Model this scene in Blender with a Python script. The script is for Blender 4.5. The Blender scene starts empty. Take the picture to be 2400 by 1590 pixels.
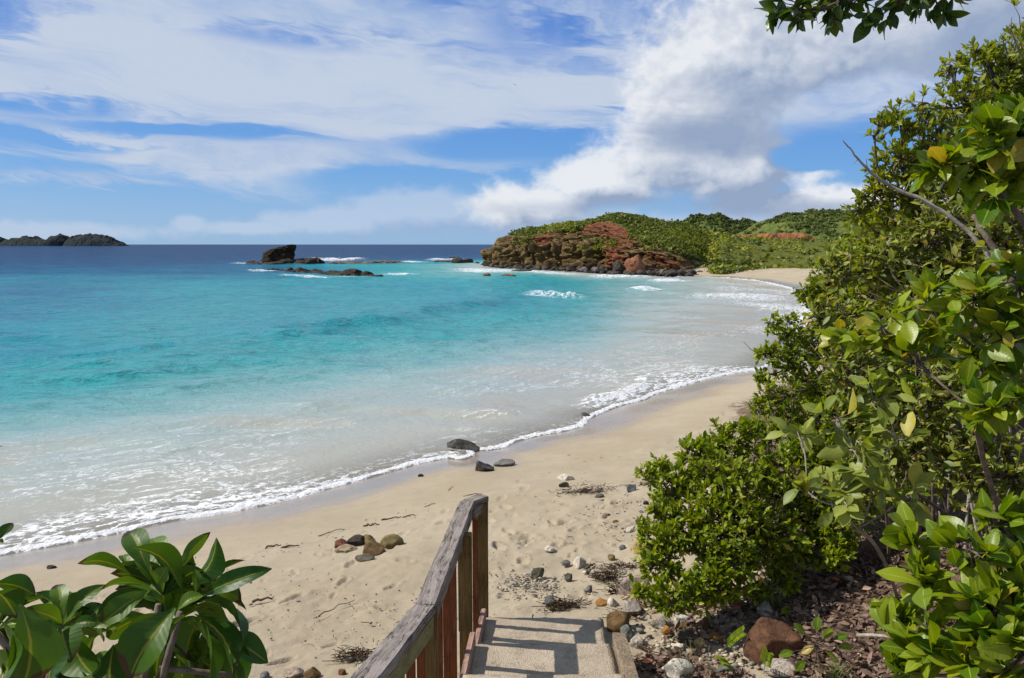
import bpy, bmesh, math, random
import numpy as np
from mathutils import Matrix, Vector

# ------------------------------------------------------------------ camera
FPX, PITCH, CZ = 1850.0, math.radians(6.84), 4.0      # focal length (px of 2400 wide), pitch, eye height above the sea
sc = bpy.context.scene
C = sc.collection
cam_d = bpy.data.cameras.new('camera'); cam_d.sensor_width = 36.0; cam_d.lens = FPX / 2400 * 36
cam_d.clip_start = 0.05; cam_d.clip_end = 60000
cam = bpy.data.objects.new('camera', cam_d); C.objects.link(cam)
cam.location = (0, 0, CZ); cam.rotation_euler = (math.pi / 2 - PITCH, 0, 0)
sc.camera = cam
SUN_EL, SUN_AZ = math.radians(46), math.radians(-80)  # azimuth from the view direction (+Y), negative = left
SUN = Vector((math.sin(SUN_AZ) * math.cos(SUN_EL), math.cos(SUN_AZ) * math.cos(SUN_EL), math.sin(SUN_EL)))
sun_d = bpy.data.lights.new('sun', 'SUN'); sun_d.energy = 5.0; sun_d.angle = math.radians(0.5); sun_d.color = (1, .945, .86)
sun = bpy.data.objects.new('sun', sun_d); C.objects.link(sun)
sun.rotation_euler = SUN.to_track_quat('Z', 'Y').to_euler()
vs = sc.view_settings
vs.view_transform = 'Standard'; vs.look = 'None'; vs.exposure = 0.35; vs.gamma = 1.0; vs.use_curve_mapping = False
sc.cycles.max_bounces = 6; sc.cycles.diffuse_bounces = 2; sc.cycles.glossy_bounces = 2
sc.cycles.transmission_bounces = 4; sc.cycles.transparent_max_bounces = 6
sc.cycles.caustics_reflective = False; sc.cycles.caustics_refractive = False
sc.cycles.use_denoising = True
sc.cycles.sample_clamp_indirect = 4.0

CP, SP = math.cos(PITCH), math.sin(PITCH)
def ray(px, py):
    a, b = (px - 1200) / FPX, (795 - py) / FPX
    return np.array((a, CP + b * SP, -SP + b * CP))
def D(px, py, Y):                      # the point seen at (px, py) at forward distance Y
    r = ray(px, py); return np.array((0, 0, CZ)) + r * (Y / r[1])
def G(px, py, z=0.0):                  # the point seen at (px, py) on the level z
    r = ray(px, py); return np.array((0, 0, CZ)) + r * ((z - CZ) / r[2])

# ------------------------------------------------------------------ node helper
class E:
    def __init__(s, g, k): s.g, s.k = g, k
    def __add__(s, o): return s.g.m('ADD', s, o)
    __radd__ = __add__
    def __mul__(s, o): return s.g.m('MULTIPLY', s, o)
    __rmul__ = __mul__
    def __sub__(s, o): return s.g.m('SUBTRACT', s, o)
    def __rsub__(s, o): return s.g.m('SUBTRACT', o, s)
    def __truediv__(s, o): return s.g.m('DIVIDE', s, o)
class Gr:
    def __init__(s, nt): s.nt = nt; nt.nodes.clear()
    def n(s, t, **kw):
        x = s.nt.nodes.new(t)
        for a, b in kw.items(): setattr(x, a, b)
        return x
    def put(s, sock, v):
        if isinstance(v, E): s.nt.links.new(v.k, sock)
        elif v is not None:
            if isinstance(v, (tuple, list)) and len(v) == 3 and sock.type == 'RGBA': v = (*v, 1)
            sock.default_value = v
    def m(s, op, a, b=0.0, c=None):
        x = s.n('ShaderNodeMath', operation=op)
        s.put(x.inputs[0], a); s.put(x.inputs[1], b)
        if c is not None: s.put(x.inputs[2], c)
        return E(s, x.outputs[0])
    def ss(s, v, a, b, lo=0.0, hi=1.0, kind='SMOOTHSTEP'):
        x = s.n('ShaderNodeMapRange', interpolation_type=kind)
        for i, q in enumerate((v, a, b, lo, hi)): s.put(x.inputs[i], q)
        return E(s, x.outputs[0])
    def xyz(s, v):
        x = s.n('ShaderNodeSeparateXYZ'); s.put(x.inputs[0], v); return [E(s, o) for o in x.outputs]
    def vec(s, a, b=0.0, c=0.0):
        x = s.n('ShaderNodeCombineXYZ')
        for i, q in enumerate((a, b, c)): s.put(x.inputs[i], q)
        return E(s, x.outputs[0])
    def noise(s, v, sc_, det=4, ro=.5, dist=0.0, out=0):
        x = s.n('ShaderNodeTexNoise'); s.put(x.inputs['Vector'], v)
        x.inputs['Scale'].default_value = sc_; x.inputs['Detail'].default_value = det
        x.inputs['Roughness'].default_value = ro; x.inputs['Distortion'].default_value = dist
        return E(s, x.outputs[out])
    def vor(s, v, sc_, feat='F1', out='Distance', rnd=1.0):
        x = s.n('ShaderNodeTexVoronoi', feature=feat); s.put(x.inputs['Vector'], v)
        x.inputs['Scale'].default_value = sc_; x.inputs['Randomness'].default_value = rnd
        return E(s, x.outputs[out])
    def mix(s, f, a, b, bl='MIX'):
        x = s.n('ShaderNodeMix', data_type='RGBA', blend_type=bl); x.clamp_factor = True
        s.put(x.inputs[0], f); s.put(x.inputs[6], a); s.put(x.inputs[7], b); return E(s, x.outputs[2])
    def ramp(s, f, st, interp='LINEAR'):
        x = s.n('ShaderNodeValToRGB'); cr = x.color_ramp; cr.interpolation = interp
        while len(cr.elements) < len(st): cr.elements.new(.5)
        for e, (p, c) in zip(cr.elements, st): e.position = p; e.color = (*c, 1)
        s.put(x.inputs[0], f); return E(s, x.outputs[0])
    def attr(s, name, out='Fac'):
        x = s.n('ShaderNodeAttribute', attribute_name=name); return E(s, x.outputs[out])
    def tc(s, out='Object'): return E(s, s.n('ShaderNodeTexCoord').outputs[out])
    def pos(s): return E(s, s.n('ShaderNodeNewGeometry').outputs['Position'])
    def rand(s): return E(s, s.n('ShaderNodeObjectInfo').outputs['Random'])
    def bump(s, h, strength, dist, normal=None):
        x = s.n('ShaderNodeBump'); s.put(x.inputs['Strength'], strength); s.put(x.inputs['Distance'], dist)
        s.put(x.inputs['Height'], h)
        if normal is not None: s.put(x.inputs['Normal'], normal)
        return E(s, x.outputs[0])
    def bsdf(s, col, rough=.8, spec=.3, normal=None, **kw):
        x = s.n('ShaderNodeBsdfPrincipled')
        s.put(x.inputs['Base Color'], col); s.put(x.inputs['Roughness'], rough); s.put(x.inputs['Specular IOR Level'], spec)
        if normal is not None: s.put(x.inputs['Normal'], normal)
        for k, v in kw.items(): s.put(x.inputs[k.replace('_', ' ')], v)
        return E(s, x.outputs[0])
    def mixs(s, f, a, b):
        x = s.n('ShaderNodeMixShader'); s.put(x.inputs[0], f); s.put(x.inputs[1], a); s.put(x.inputs[2], b); return E(s, x.outputs[0])
    def out(s, sh, world=False):
        o = s.n('ShaderNodeOutputWorld' if world else 'ShaderNodeOutputMaterial'); s.put(o.inputs['Surface'], sh)
def mat(name):
    m = bpy.data.materials.new(name); m.use_nodes = True
    return m, Gr(m.node_tree)

# ------------------------------------------------------------------ sky with clouds
w = bpy.data.worlds.new('World'); sc.world = w; w.use_nodes = True
g = Gr(w.node_tree)
def ang(px, py):
    r = ray(px, py); return math.atan2(r[0], r[1]), math.atan2(r[2], math.hypot(r[0], r[1]))
sky = g.n('ShaderNodeTexSky', sky_type='NISHITA'); sky.sun_disc = False
sky.sun_elevation = SUN_EL; sky.sun_rotation = SUN_AZ; sky.air_density = 1.0; sky.dust_density = .6; sky.ozone_density = 2.0
gen = g.tc('Generated')
X, Y_, Z = g.xyz(gen)
az = g.m('ARCTAN2', X, Y_); el = g.m('ARCSINE', Z)
air = g.ramp(g.ss(el, -.02, .62, 0, 1, 'LINEAR'), [(0, (.30, .52, .78)), (.06, (.255, .485, .80)), (.17, (.125, .37, .80)), (.34, (.060, .245, .74)), (.60, (.036, .165, .62)), (1, (.028, .120, .50))])
blue = g.mix(.80, E(g, sky.outputs[0]), g.mix(1.0, air, (10., 10., 10.), 'MULTIPLY'))
def nz(a, b, sc_, det, ro):
    x = g.n('ShaderNodeTexNoise', noise_dimensions='2D'); g.put(x.inputs['Vector'], g.vec(a, b))
    x.inputs['Scale'].default_value = sc_; x.inputs['Detail'].default_value = det; x.inputs['Roughness'].default_value = ro
    return E(g, x.outputs[0])
def blobs(lst, A, Ee, k=.12):
    res = None
    for (px, py, rx, ry) in lst:
        a, e = ang(px, py)
        x = g.n('ShaderNodeVectorMath', operation='MULTIPLY_ADD'); g.put(x.inputs[0], g.vec(A, Ee)); x.inputs[1].default_value = (FPX / rx, FPX / ry, 0); x.inputs[2].default_value = (-a * FPX / rx, -e * FPX / ry, 0)
        l = g.n('ShaderNodeVectorMath', operation='LENGTH'); g.nt.links.new(x.outputs[0], l.inputs[0])
        q = 1.0 - E(g, l.outputs['Value'])
        res = q if res is None else g.m('SMOOTH_MAX', res, q, k)
    return res
# high sheet of cloud, combed into streaks
tilt = el + az * .10
n1 = nz(az * 2.0 + 3.1, tilt * 8.5, 1.0, 5, .52)
n2 = nz(az * 5.0, tilt * 26.0 + (n1 - .5) * 6.0, 1.0, 5, .62)
wa, we = az + (n2 - .5) * .22, el + (n1 - .5) * .05 + (n2 - .5) * .035 + az * .03
cov = g.ss(el, .02, .15, -.42, .36) + (n1 - .5) * 1.5 + (n2 - .5) * 1.1
gaps = blobs([(-60, 90, 210, 80), (40, 265, 360, 40), (420, 335, 330, 22), (1180, 335, 330, 50), (100, 365, 300, 18), (1490, 240, 80, 50), (1000, 430, 330, 34), (2080, 290, 330, 120), (2300, 330, 260, 110)], wa, we)
faint = blobs([(660, 95, 330, 34), (1000, 210, 280, 45), (1300, 80, 230, 60)], wa, we)
cov = cov - g.ss(gaps, -.1, .9, 0, .85) - g.ss(faint, -.1, .9, 0, .40)
fill = blobs([(560, 385, 460, 60), (230, 455, 190, 20), (260, 180, 560, 110), (900, 250, 420, 100), (500, 30, 500, 60)], wa, we)
cov = cov + g.ss(fill, -.1, .7, 0, .50)
a_sheet = g.ss(cov, -.30, .62) * .94
c_sheet = g.mix(g.ss(n1 * .6 + n2 * .55, .36, .72), (3.5, 4.85, 7.3), (5.75, 6.5, 7.75))
col = g.mix(a_sheet, blue, c_sheet)
# heaped clouds: billowing outline, lit from the sun's side, grey bellies
bank = [(1720, 120, 260, 190), (1640, 250, 190, 130), (1920, 90, 300, 165), (2330, 0, 320, 170), (1570, 360, 250, 95), (1400, 425, 200, 70),
        (1270, 478, 180, 62), (1700, 395, 260, 100), (2050, 472, 480, 48)]
low = [(1000, 500, 260, 60), (760, 520, 200, 40), (1330, 525, 290, 50), (150, 545, 290, 28), (440, 526, 44, 24), (600, 535, 160, 18), (1800, 540, 600, 50)]
def heap(lst, A, Ee, amp, det):
    b1 = nz(A, Ee * 1.3, 8.0, det, .60); b2 = nz(A + b1 * .02, Ee * 1.3, 30.0, 3, .5)
    base_ = blobs(lst, A, Ee, .2)
    if lst is bank: base_ = base_ - g.ss(blobs([(2060, 285, 260, 110), (2250, 330, 200, 90), (1900, 365, 130, 40)], A, Ee), 0, .7, 0, 1.1)
    return base_ + (b1 - .48) * amp + (.30 - g.m('ABSOLUTE', b2 - .5) * 2.0) * amp * .26
off = (-.026, .030)
for lst, amp, soft, opac, cw, cd in ((low, 1.3, .6, .60, (5.6, 6.5, 8.0), (3.3, 4.4, 6.6)), (bank, 1.3, .55, .96, (8.3, 8.55, 8.95), (3.0, 3.85, 5.5))):
    d0 = heap(lst, az, el, amp, 7); d1 = heap(lst, az + off[0], el + off[1], amp, 3)
    lit = g.ss(d0 - d1 - d0 * .20, -.42, .34, 0, 1, 'LINEAR')
    if lst is bank:
        belly = blobs([(1980, 240, 360, 80), (1830, 330, 240, 44), (1640, 320, 190, 60), (2360, 130, 300, 150), (1500, 490, 380, 30), (1850, 500, 460, 30)], az, el)
        lit = lit * (1.0 - g.ss(belly + (n2 - .5) * .9, -.25, .7, 0, .74))
    col = g.mix(g.ss(d0, 0.0, soft) * opac, col, g.mix(lit, cd, cw))
w.cycles.sampling_method = 'MANUAL'; w.cycles.sample_map_resolution = 256
bg = g.n('ShaderNodeBackground'); g.put(bg.inputs[0], col); bg.inputs[1].default_value = .078
g.out(E(g, bg.outputs[0]), True)

# ------------------------------------------------------------------ numpy noise and mesh helpers
def _h(ix, iy, iz, seed):
    n = (ix.astype(np.int64) * 374761393 + iy.astype(np.int64) * 668265263 + iz.astype(np.int64) * 2147483647 + seed * 974634777) & 0xFFFFFFFF
    n = ((n ^ (n >> 13)) * 1274126177) & 0xFFFFFFFF
    n = ((n ^ (n >> 16)) * 2246822519) & 0xFFFFFFFF
    return ((n ^ (n >> 15)) & 0xFFFFFF) / float(0xFFFFFF)
def vnoise(p, seed=0):
    p = np.asarray(p, float); i = np.floor(p); f = p - i; f = f * f * (3 - 2 * f); i = i.astype(np.int64)
    r = 0
    for dx in (0, 1):
        for dy in (0, 1):
            for dz in (0, 1):
                wgt = (f[..., 0] if dx else 1 - f[..., 0]) * (f[..., 1] if dy else 1 - f[..., 1]) * (f[..., 2] if dz else 1 - f[..., 2])
                r = r + wgt * _h(i[..., 0] + dx, i[..., 1] + dy, i[..., 2] + dz, seed)
    return r
def fbm(p, oc=4, seed=0, gain=.5):
    r, a, t = 0, 1.0, 0
    for o in range(oc):
        r = r + a * vnoise(p * 2.0 ** o + 17.3 * o, seed + o); t += a; a *= gain
    return r / t
def P3(x, y, z=0.0): return np.stack(np.broadcast_arrays(x, y, z), -1)
def sst(x, a, b):
    t = np.clip((x - a) / (b - a), 0, 1); return t * t * (3 - 2 * t)

def raw_mesh(name, V, F, attrs=None, smooth=True):
    V = np.ascontiguousarray(V, np.float32); F = np.ascontiguousarray(F, np.int32); k = F.shape[1]
    me = bpy.data.meshes.new(name)
    me.vertices.add(len(V)); me.vertices.foreach_set('co', V.ravel())
    me.loops.add(F.size); me.loops.foreach_set('vertex_index', F.ravel())
    me.polygons.add(len(F)); me.polygons.foreach_set('loop_start', np.arange(0, F.size, k, dtype=np.int32))
    try: me.polygons.foreach_set('loop_total', np.full(len(F), k, np.int32))
    except Exception: pass
    me.update(calc_edges=True)
    me.polygons.foreach_set('use_smooth', np.full(len(F), smooth))
    for an, av in (attrs or {}).items():
        av = np.ascontiguousarray(av, np.float32)
        if av.ndim == 1: a = me.attributes.new(an, 'FLOAT', 'POINT'); a.data.foreach_set('value', av)
        else: a = me.attributes.new(an, 'FLOAT_VECTOR', 'POINT'); a.data.foreach_set('vector', av.ravel())
    me.validate()
    return me
def link(name, me, m=None, parent=None, label=None, cat=None, group=None, kind=None, loc=None, mw=None):
    if m is not None and len(me.materials) == 0: me.materials.append(m)
    o = bpy.data.objects.new(name, me); C.objects.link(o)
    if parent is not None: o.parent = parent
    if mw is not None: o.matrix_local = mw
    if loc is not None: o.location = loc
    for k, v in (('label', label), ('category', cat), ('group', group), ('kind', kind)):
        if v: o[k] = v
    return o
def empty(name, loc, label, cat, group=None):
    o = bpy.data.objects.new(name, None); C.objects.link(o); o.location = loc; o.empty_display_size = .1
    o['label'] = label; o['category'] = cat
    if group: o['group'] = group
    return o
def grid_faces(r, c):
    i = np.arange(r * c).reshape(r, c)
    return np.stack((i[:-1, :-1], i[:-1, 1:], i[1:, 1:], i[1:, :-1]), -1).reshape(-1, 4)
class MB:                                # collects triangles
    def __init__(s): s.v, s.f, s.a, s.n = [], [], {}, 0
    def add(s, V, F, **at):
        F = np.asarray(F)
        if F.shape[1] == 4: F = np.concatenate((F[:, [0, 1, 2]], F[:, [0, 2, 3]]))
        s.v.append(np.asarray(V, float)); s.f.append(F + s.n); s.n += len(V)
        for k, x in at.items(): s.a.setdefault(k, []).append(np.asarray(x, float))
    def tube(s, pts, rad, sides=5, wob=0.0, seed=0):
        pts = np.asarray(pts, float); n = len(pts); rad = np.broadcast_to(np.asarray(rad, float), (n,))
        t = np.gradient(pts, axis=0); t /= np.linalg.norm(t, axis=1, keepdims=True) + 1e-9
        ref = np.array((.3, .2, .93)); ref = np.where(np.abs(t @ ref)[:, None] > .95, np.array((1., .1, 0)), ref)
        u = np.cross(t, ref); u /= np.linalg.norm(u, axis=1, keepdims=True) + 1e-9; v = np.cross(t, u)
        th = np.arange(sides) / sides * 2 * np.pi
        V = pts[:, None] + rad[:, None, None] * (np.cos(th)[None, :, None] * u[:, None] + np.sin(th)[None, :, None] * v[:, None])
        i = np.arange(n * sides).reshape(n, sides); j = np.roll(i, -1, 1)
        F = np.stack((i[:-1], j[:-1], j[1:], i[1:]), -1).reshape(-1, 4)
        V = V.reshape(-1, 3)
        V = np.concatenate((V, pts[:1], pts[-1:])); a, b = n * sides, n * sides + 1
        cap = [(i[0][k], a, j[0][k], j[0][k]) for k in range(sides)]
        Ft = np.concatenate((F[:, [0, 1, 2]], F[:, [0, 2, 3]], [(j[0][k], i[0][k], a) for k in range(sides)], [(i[-1][k], j[-1][k], b) for k in range(sides)]))
        s.add(V, Ft)
    def mesh(s, name, smooth=True):
        V = np.concatenate(s.v); F = np.concatenate(s.f)
        return raw_mesh(name, V, F, {k: np.concatenate(x) for k, x in s.a.items()}, smooth)
def box(sx, sy, sz, bev=.004, seed=None):   # bevelled box centred on the origin
    bm = bmesh.new(); bmesh.ops.create_cube(bm, size=1); bmesh.ops.scale(bm, vec=(sx, sy, sz), verts=bm.verts)
    bmesh.ops.bevel(bm, geom=bm.edges[:], offset=bev, segments=2, affect='EDGES', profile=.5)
    return bm
def bm_mesh(name, bm, smooth=False):
    me = bpy.data.meshes.new(name); bm.to_mesh(me); bm.free()
    for p in me.polygons: p.use_smooth = smooth
    return me
_ico = {}
def ico(n):
    if n not in _ico:
        bm = bmesh.new(); bmesh.ops.create_icosphere(bm, subdivisions=n, radius=1)
        _ico[n] = (np.array([v.co[:] for v in bm.verts]), np.array([[v.index for v in f.verts] for f in bm.faces])); bm.free()
    return _ico[n]
def rock(seed, size, n=4, planes=9, cut=(.62, .9), amp=.12, freq=1.7, fine=.03, flat=0.0):
    rng = np.random.default_rng(seed); V, F = ico(n); V = V.copy()
    for _ in range(planes):
        d = rng.normal(size=3); d /= np.linalg.norm(d); c = rng.uniform(*cut)
        e = V @ d - c; V -= np.maximum(e, 0)[:, None] * d
    nrm = V / np.linalg.norm(V, axis=1, keepdims=True)
    V = V + nrm * ((fbm(V * freq + seed * 3.1, 4, seed) - .5) * 2 * amp + (fbm(V * freq * 5 + seed, 3, seed + 9) - .5) * 2 * fine)[:, None]
    if flat: V[:, 2] = np.where(V[:, 2] < -flat, -flat, V[:, 2])
    return V * np.asarray(size), F

# ------------------------------------------------------------------ shoreline and ground height
SH_PX = [(0, 1302), (130, 1279), (220, 1262), (300, 1245), (400, 1222), (500, 1207), (570, 1195), (640, 1180), (700, 1166), (760, 1148), (830, 1130), (900, 1110),
         (960, 1093), (1000, 1083), (1050, 1074), (1085, 1078), (1110, 1068), (1105, 1058), (1140, 1057), (1180, 1050), (1205, 1037), (1260, 1022), (1320, 1012), (1365, 1000), (1375, 985), (1400, 972),
         (1450, 952), (1510, 938), (1530, 926), (1600, 905), (1660, 888), (1720, 876), (1790, 866)]
SHORE = [G(*p)[:2] for p in SH_PX]
SHORE = [(-46, -18), (-30, -6), (-18, 2.5)] + [tuple(p) for p in SHORE] + [(11.6, 32), (14.6, 39), (18.5, 47.5), (22, 57), (25.2, 68), (27, 80), (27.6, 90), (26.3, 96), (23, 99), (20, 101)]
HEAD_FOOT = [(1581, 650), (1520, 647), (1440, 643), (1370, 637), (1290, 632), (1190, 628), (1132, 622)]
SHORE += [tuple(G(*p)[:2]) for p in HEAD_FOOT] + [(2, 190), (40, 260), (150, 420), (400, 900)]
SHORE = np.array(SHORE, float)
SEG_A, SEG_B = SHORE[:-1], SHORE[1:]
SEG_L = np.linalg.norm(SEG_B - SEG_A, axis=1); SEG_S = np.concatenate(([0], np.cumsum(SEG_L)[:-1]))
LAND = np.concatenate((SHORE, [(4000, 900), (4000, -400), (-46, -400)]))
def shore(x, y):
    """signed distance to the water's edge (land positive) and arc length along it"""
    shp = np.shape(x); p = np.stack((np.ravel(x), np.ravel(y)), -1).astype(float)
    best = np.full(len(p), 1e9); arc = np.zeros(len(p))
    for a, b, L, s0 in zip(SEG_A, SEG_B, SEG_L, SEG_S):
        d = (b - a) / L; t = np.clip((p - a) @ d, 0, L); q = np.hypot(*(p - a - t[:, None] * d).T)
        k = q < best; best[k] = q[k]; arc[k] = (s0 + t)[k]
    ins = np.zeros(len(p), bool); px, py = p.T
    for (x0, y0), (x1, y1) in zip(LAND, np.roll(LAND, -1, 0)):
        if y0 == y1: continue
        c = ((y0 > py) != (y1 > py)) & (px < (x1 - x0) * (py - y0) / (y1 - y0) + x0); ins ^= c
    return np.where(ins, best, -best).reshape(shp), arc.reshape(shp)
def base_height(x, y, s=None):
    x = np.asarray(x, float); y = np.asarray(y, float)
    if s is None: s, _ = shore(x, y)
    far = sst(y, 35, 75)
    top, slope = 1.6 * (1 - far) + .62 * far, .155 * (1 - far) + .07 * far
    up = top * np.tanh(slope * np.maximum(s, 0) / top)
    dn = -.11 * np.minimum(-np.minimum(s, 0), 30)
    z = np.where(s > 0, up, dn)
    z = z + sst(x, 1.0, 6) * 1.1 * sst(s, 3, 9) * (1 - .6 * far) + sst(x, 5, 30) * 2.5 * sst(s, 4, 16) * (1 - far)   # bank rising under the shrubs
    z = z + sst(-y, -4.6, .5) * 1.15                                                                           # towards the landing
    return z
_hx, _hy = np.linspace(-14, 16, 241), np.linspace(-3, 32, 281)
_hg = base_height(*np.meshgrid(_hx, _hy, indexing='ij'))
def H(x, y):
    i = min(max((x + 14) / .125, 0), 239.999); j = min(max((y + 3) / .125, 0), 279.999); a, b = int(i), int(j); u, v = i - a, j - b
    return float((_hg[a, b] * (1 - u) + _hg[a + 1, b] * u) * (1 - v) + (_hg[a, b + 1] * (1 - u) + _hg[a + 1, b + 1] * u) * v)
def GH(px, py):                        # the point of the ground seen at (px, py)
    z = 1.0
    for _ in range(12):
        p = G(px, py, z); z = .5 * z + .5 * H(p[0], p[1])
    return np.array((p[0], p[1], H(p[0], p[1])))

# ------------------------------------------------------------------ beach
rng = np.random.default_rng(5); random.seed(5)
ta = np.concatenate((-np.geomspace(3.2, .70, 40), np.linspace(-.66, .30, 560), np.linspace(.305, .62, 80), np.geomspace(.64, 3.2, 40)))
# each row is a line of equal distance; fine rows where the bare sand is seen
yy = np.concatenate((np.linspace(-2.6, 4.3, 24), 3.0 / np.tan(np.linspace(math.radians(34), math.radians(7.4), 360)), np.geomspace(23.6, 150, 80)))
Yg, Tg = np.meshgrid(yy, ta, indexing='ij'); Xg = Tg * (Yg + 3)
Sg, Ag = shore(Xg, Yg)
Zg = base_height(Xg, Yg, Sg)
dry = sst(Sg, 2.0, 5.5)
Zg += dry * ((fbm(P3(Xg * .8, Yg * .8), 3, 1) - .5) * .10 + (fbm(P3(Xg * 4, Yg * 4), 3, 2) - .5) * .060 + (fbm(P3(Xg * 13, Yg * 13), 2, 3) - .5) * .016)
Zg += sst(Xg + 0 * Yg, 1.3, 3) * (Sg > 3) * (fbm(P3(Xg * 3, Yg * 3, 4.), 4, 4) - .5) * .12
prints = []
for k in range(11):                     # trails of footprints
    x, y = rng.uniform(-4.5, 1.6), rng.uniform(5.2, 9.0); a = rng.uniform(-.9, 2.6)
    for q in range(rng.integers(5, 13)):
        sd = 1 if q % 2 else -1
        prints.append((x - math.sin(a) * .09 * sd, y + math.cos(a) * .09 * sd, a + rng.normal() * .15, rng.uniform(.8, 1.1)))
        a += rng.normal() * .16; x += math.cos(a) * .55; y += math.sin(a) * .55
for k in range(220): prints.append((rng.uniform(-5.5, 1.7), rng.uniform(5.0, 11.5), rng.uniform(0, 6.3), rng.uniform(.25, .75)))
for (fx, fy, a, s_) in prints:
    k = (np.abs(Xg - fx) < .35) & (np.abs(Yg - fy) < .35)
    if not k.any(): continue
    dx, dy = Xg[k] - fx, Yg[k] - fy
    l = (dx * math.cos(a) + dy * math.sin(a)) / (.15 * s_); c = (-dx * math.sin(a) + dy * math.cos(a)) / (.062 * s_)
    c = c - .35 * np.sin(l * 1.4)
    r = np.sqrt(l * l + c * c) + (vnoise(P3(dx * 30 + fx * 9, dy * 30), 8) - .5) * .35
    Zg[k] += dry[k] * s_ * (-.042 * (1 - sst(r, .55, 1.05)) + .016 * np.exp(-((r - 1.22) / .2) ** 2) + .010 * np.exp(-(l / .25) ** 2) * (r < 1))
keep = (Sg > -4.5)
Fg = grid_faces(*Sg.shape); Fg = Fg[keep.ravel()[Fg].any(1)]
soil = sst(Xg - .42 * np.maximum(Yg - 5, 0) * .55, 1.15, 2.6) * (Yg < 30) * sst(Sg, 2, 4)
used = np.unique(Fg); remap = np.zeros(Sg.size, np.int64); remap[used] = np.arange(len(used))
m_sand, g = mat('beach_sand')
ps = g.pos(); s_ = g.attr('shore'); so = g.attr('soil')
nb = g.noise(ps, .7, 4, .6); nm = g.noise(ps, 5.0, 4, .6); nf = g.noise(ps, 60.0, 3, .6); ng = g.noise(ps, 260.0, 2, .6)
c = g.mix(g.ss(nb, .3, .7), (.305, .250, .172), (.352, .296, .210))
c = g.mix(g.ss(nm, .45, .75) * .5, c, (.262, .218, .155))
c = g.mix(g.ss(ng, .62, .75) * .35, c, (.16, .12, .085))
c = g.mix(g.ss(ng, .25, .38, 1, 0) * .25, c, (.48, .42, .33))
fl = g.vor(ps, 16.0, 'F1'); flm = g.ss(fl, .05, .11, 1, 0) * g.ss(g.noise(ps, 1.1, 3, .6), .47, .62) * g.ss(s_, 3.0, 5.0)
c = g.mix(flm * .85, c, (.07, .045, .03))
wet = g.ss(s_ + (g.noise(ps, .55, 3, .5) - .5) * 2.4, .5, 2.1, 1, 0)
soc = g.mix(g.ss(nf, .35, .7), (.075, .046, .030), (.17, .122, .084))
c = g.mix(g.ss(so + (nm - .5) * 1.2 + (nf - .5) * .5, .35, .75), c, soc)
c = g.mix(wet, c, g.mix(1.0, c, (.66, .63, .66), 'MULTIPLY'))
bh = nm * .25 + nf * .5 + ng * .4
nrm = g.bump(bh, g.ss(wet, 0, 1, .75, .04), .02)
g.out(g.bsdf(c, g.ss(wet, 0, 1, .95, .16), g.ss(wet, 0, 1, .12, .5), nrm))
V = np.stack((Xg.ravel(), Yg.ravel(), Zg.ravel()), -1)[used]
link('beach', raw_mesh('beach', V, remap[Fg], {'shore': Sg.ravel()[used], 'soil': soil.ravel()[used]}), m_sand, kind='structure')

# ------------------------------------------------------------------ sea
ta = np.concatenate((-np.geomspace(5.0, .74, 50), np.linspace(-.72, .52, 600), np.geomspace(.53, 2.4, 30)))
dep = np.concatenate((np.linspace(math.radians(40), math.radians(24), 24), np.linspace(math.radians(23.8), math.radians(1.1), 420), np.radians(np.geomspace(1.07, .012, 60))))
yy = CZ / np.tan(dep)
Yw, Tw = np.meshgrid(yy, ta, indexing='ij'); Xw = Tw * (Yw + 3)
Sw, Aw = shore(Xw, Yw); d = -Sw
wig = (fbm(P3(Aw * .9, 0 * Aw, 3.), 3, 30) - .5) * .5
px_w = 1200 + FPX * Xw / np.maximum(Yw, 1)
Zw = np.full_like(Xw, .035)
fade = sst(d, .6, 6)
rw = np.random.default_rng(11)
for L, amp, n in ((9, .05, 5), (4.2, .045, 6), (1.9, .030, 7), (.9, .013, 7)):
    W2 = vnoise(P3(Xw / (L * 2), Yw / (L * 2), L), 70); W3 = vnoise(P3(Xw / (L * 4), Yw / (L * 4), L), 71)
    for k in range(n):
        th = rw.normal(-1.15, .55); l = L * rw.uniform(.75, 1.35); ph = rw.uniform(0, 6.3)
        q = 2 * np.pi / l * (Xw * math.cos(th) + Yw * math.sin(th)) + ph + 2.0 * W2
        w1 = .55 + .75 * np.sin(q * .23 + ph * 3 + 3 * W3) * W3
        Zw += amp * w1 * (1 - np.abs(np.sin(q / 2)) * 1.3 + .3) * (.15 + .85 * fade) * np.clip(1.4 - Yw / (l * 60), 0, 1)
foam = np.zeros_like(Xw); swell = np.zeros_like(Xw)
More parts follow.
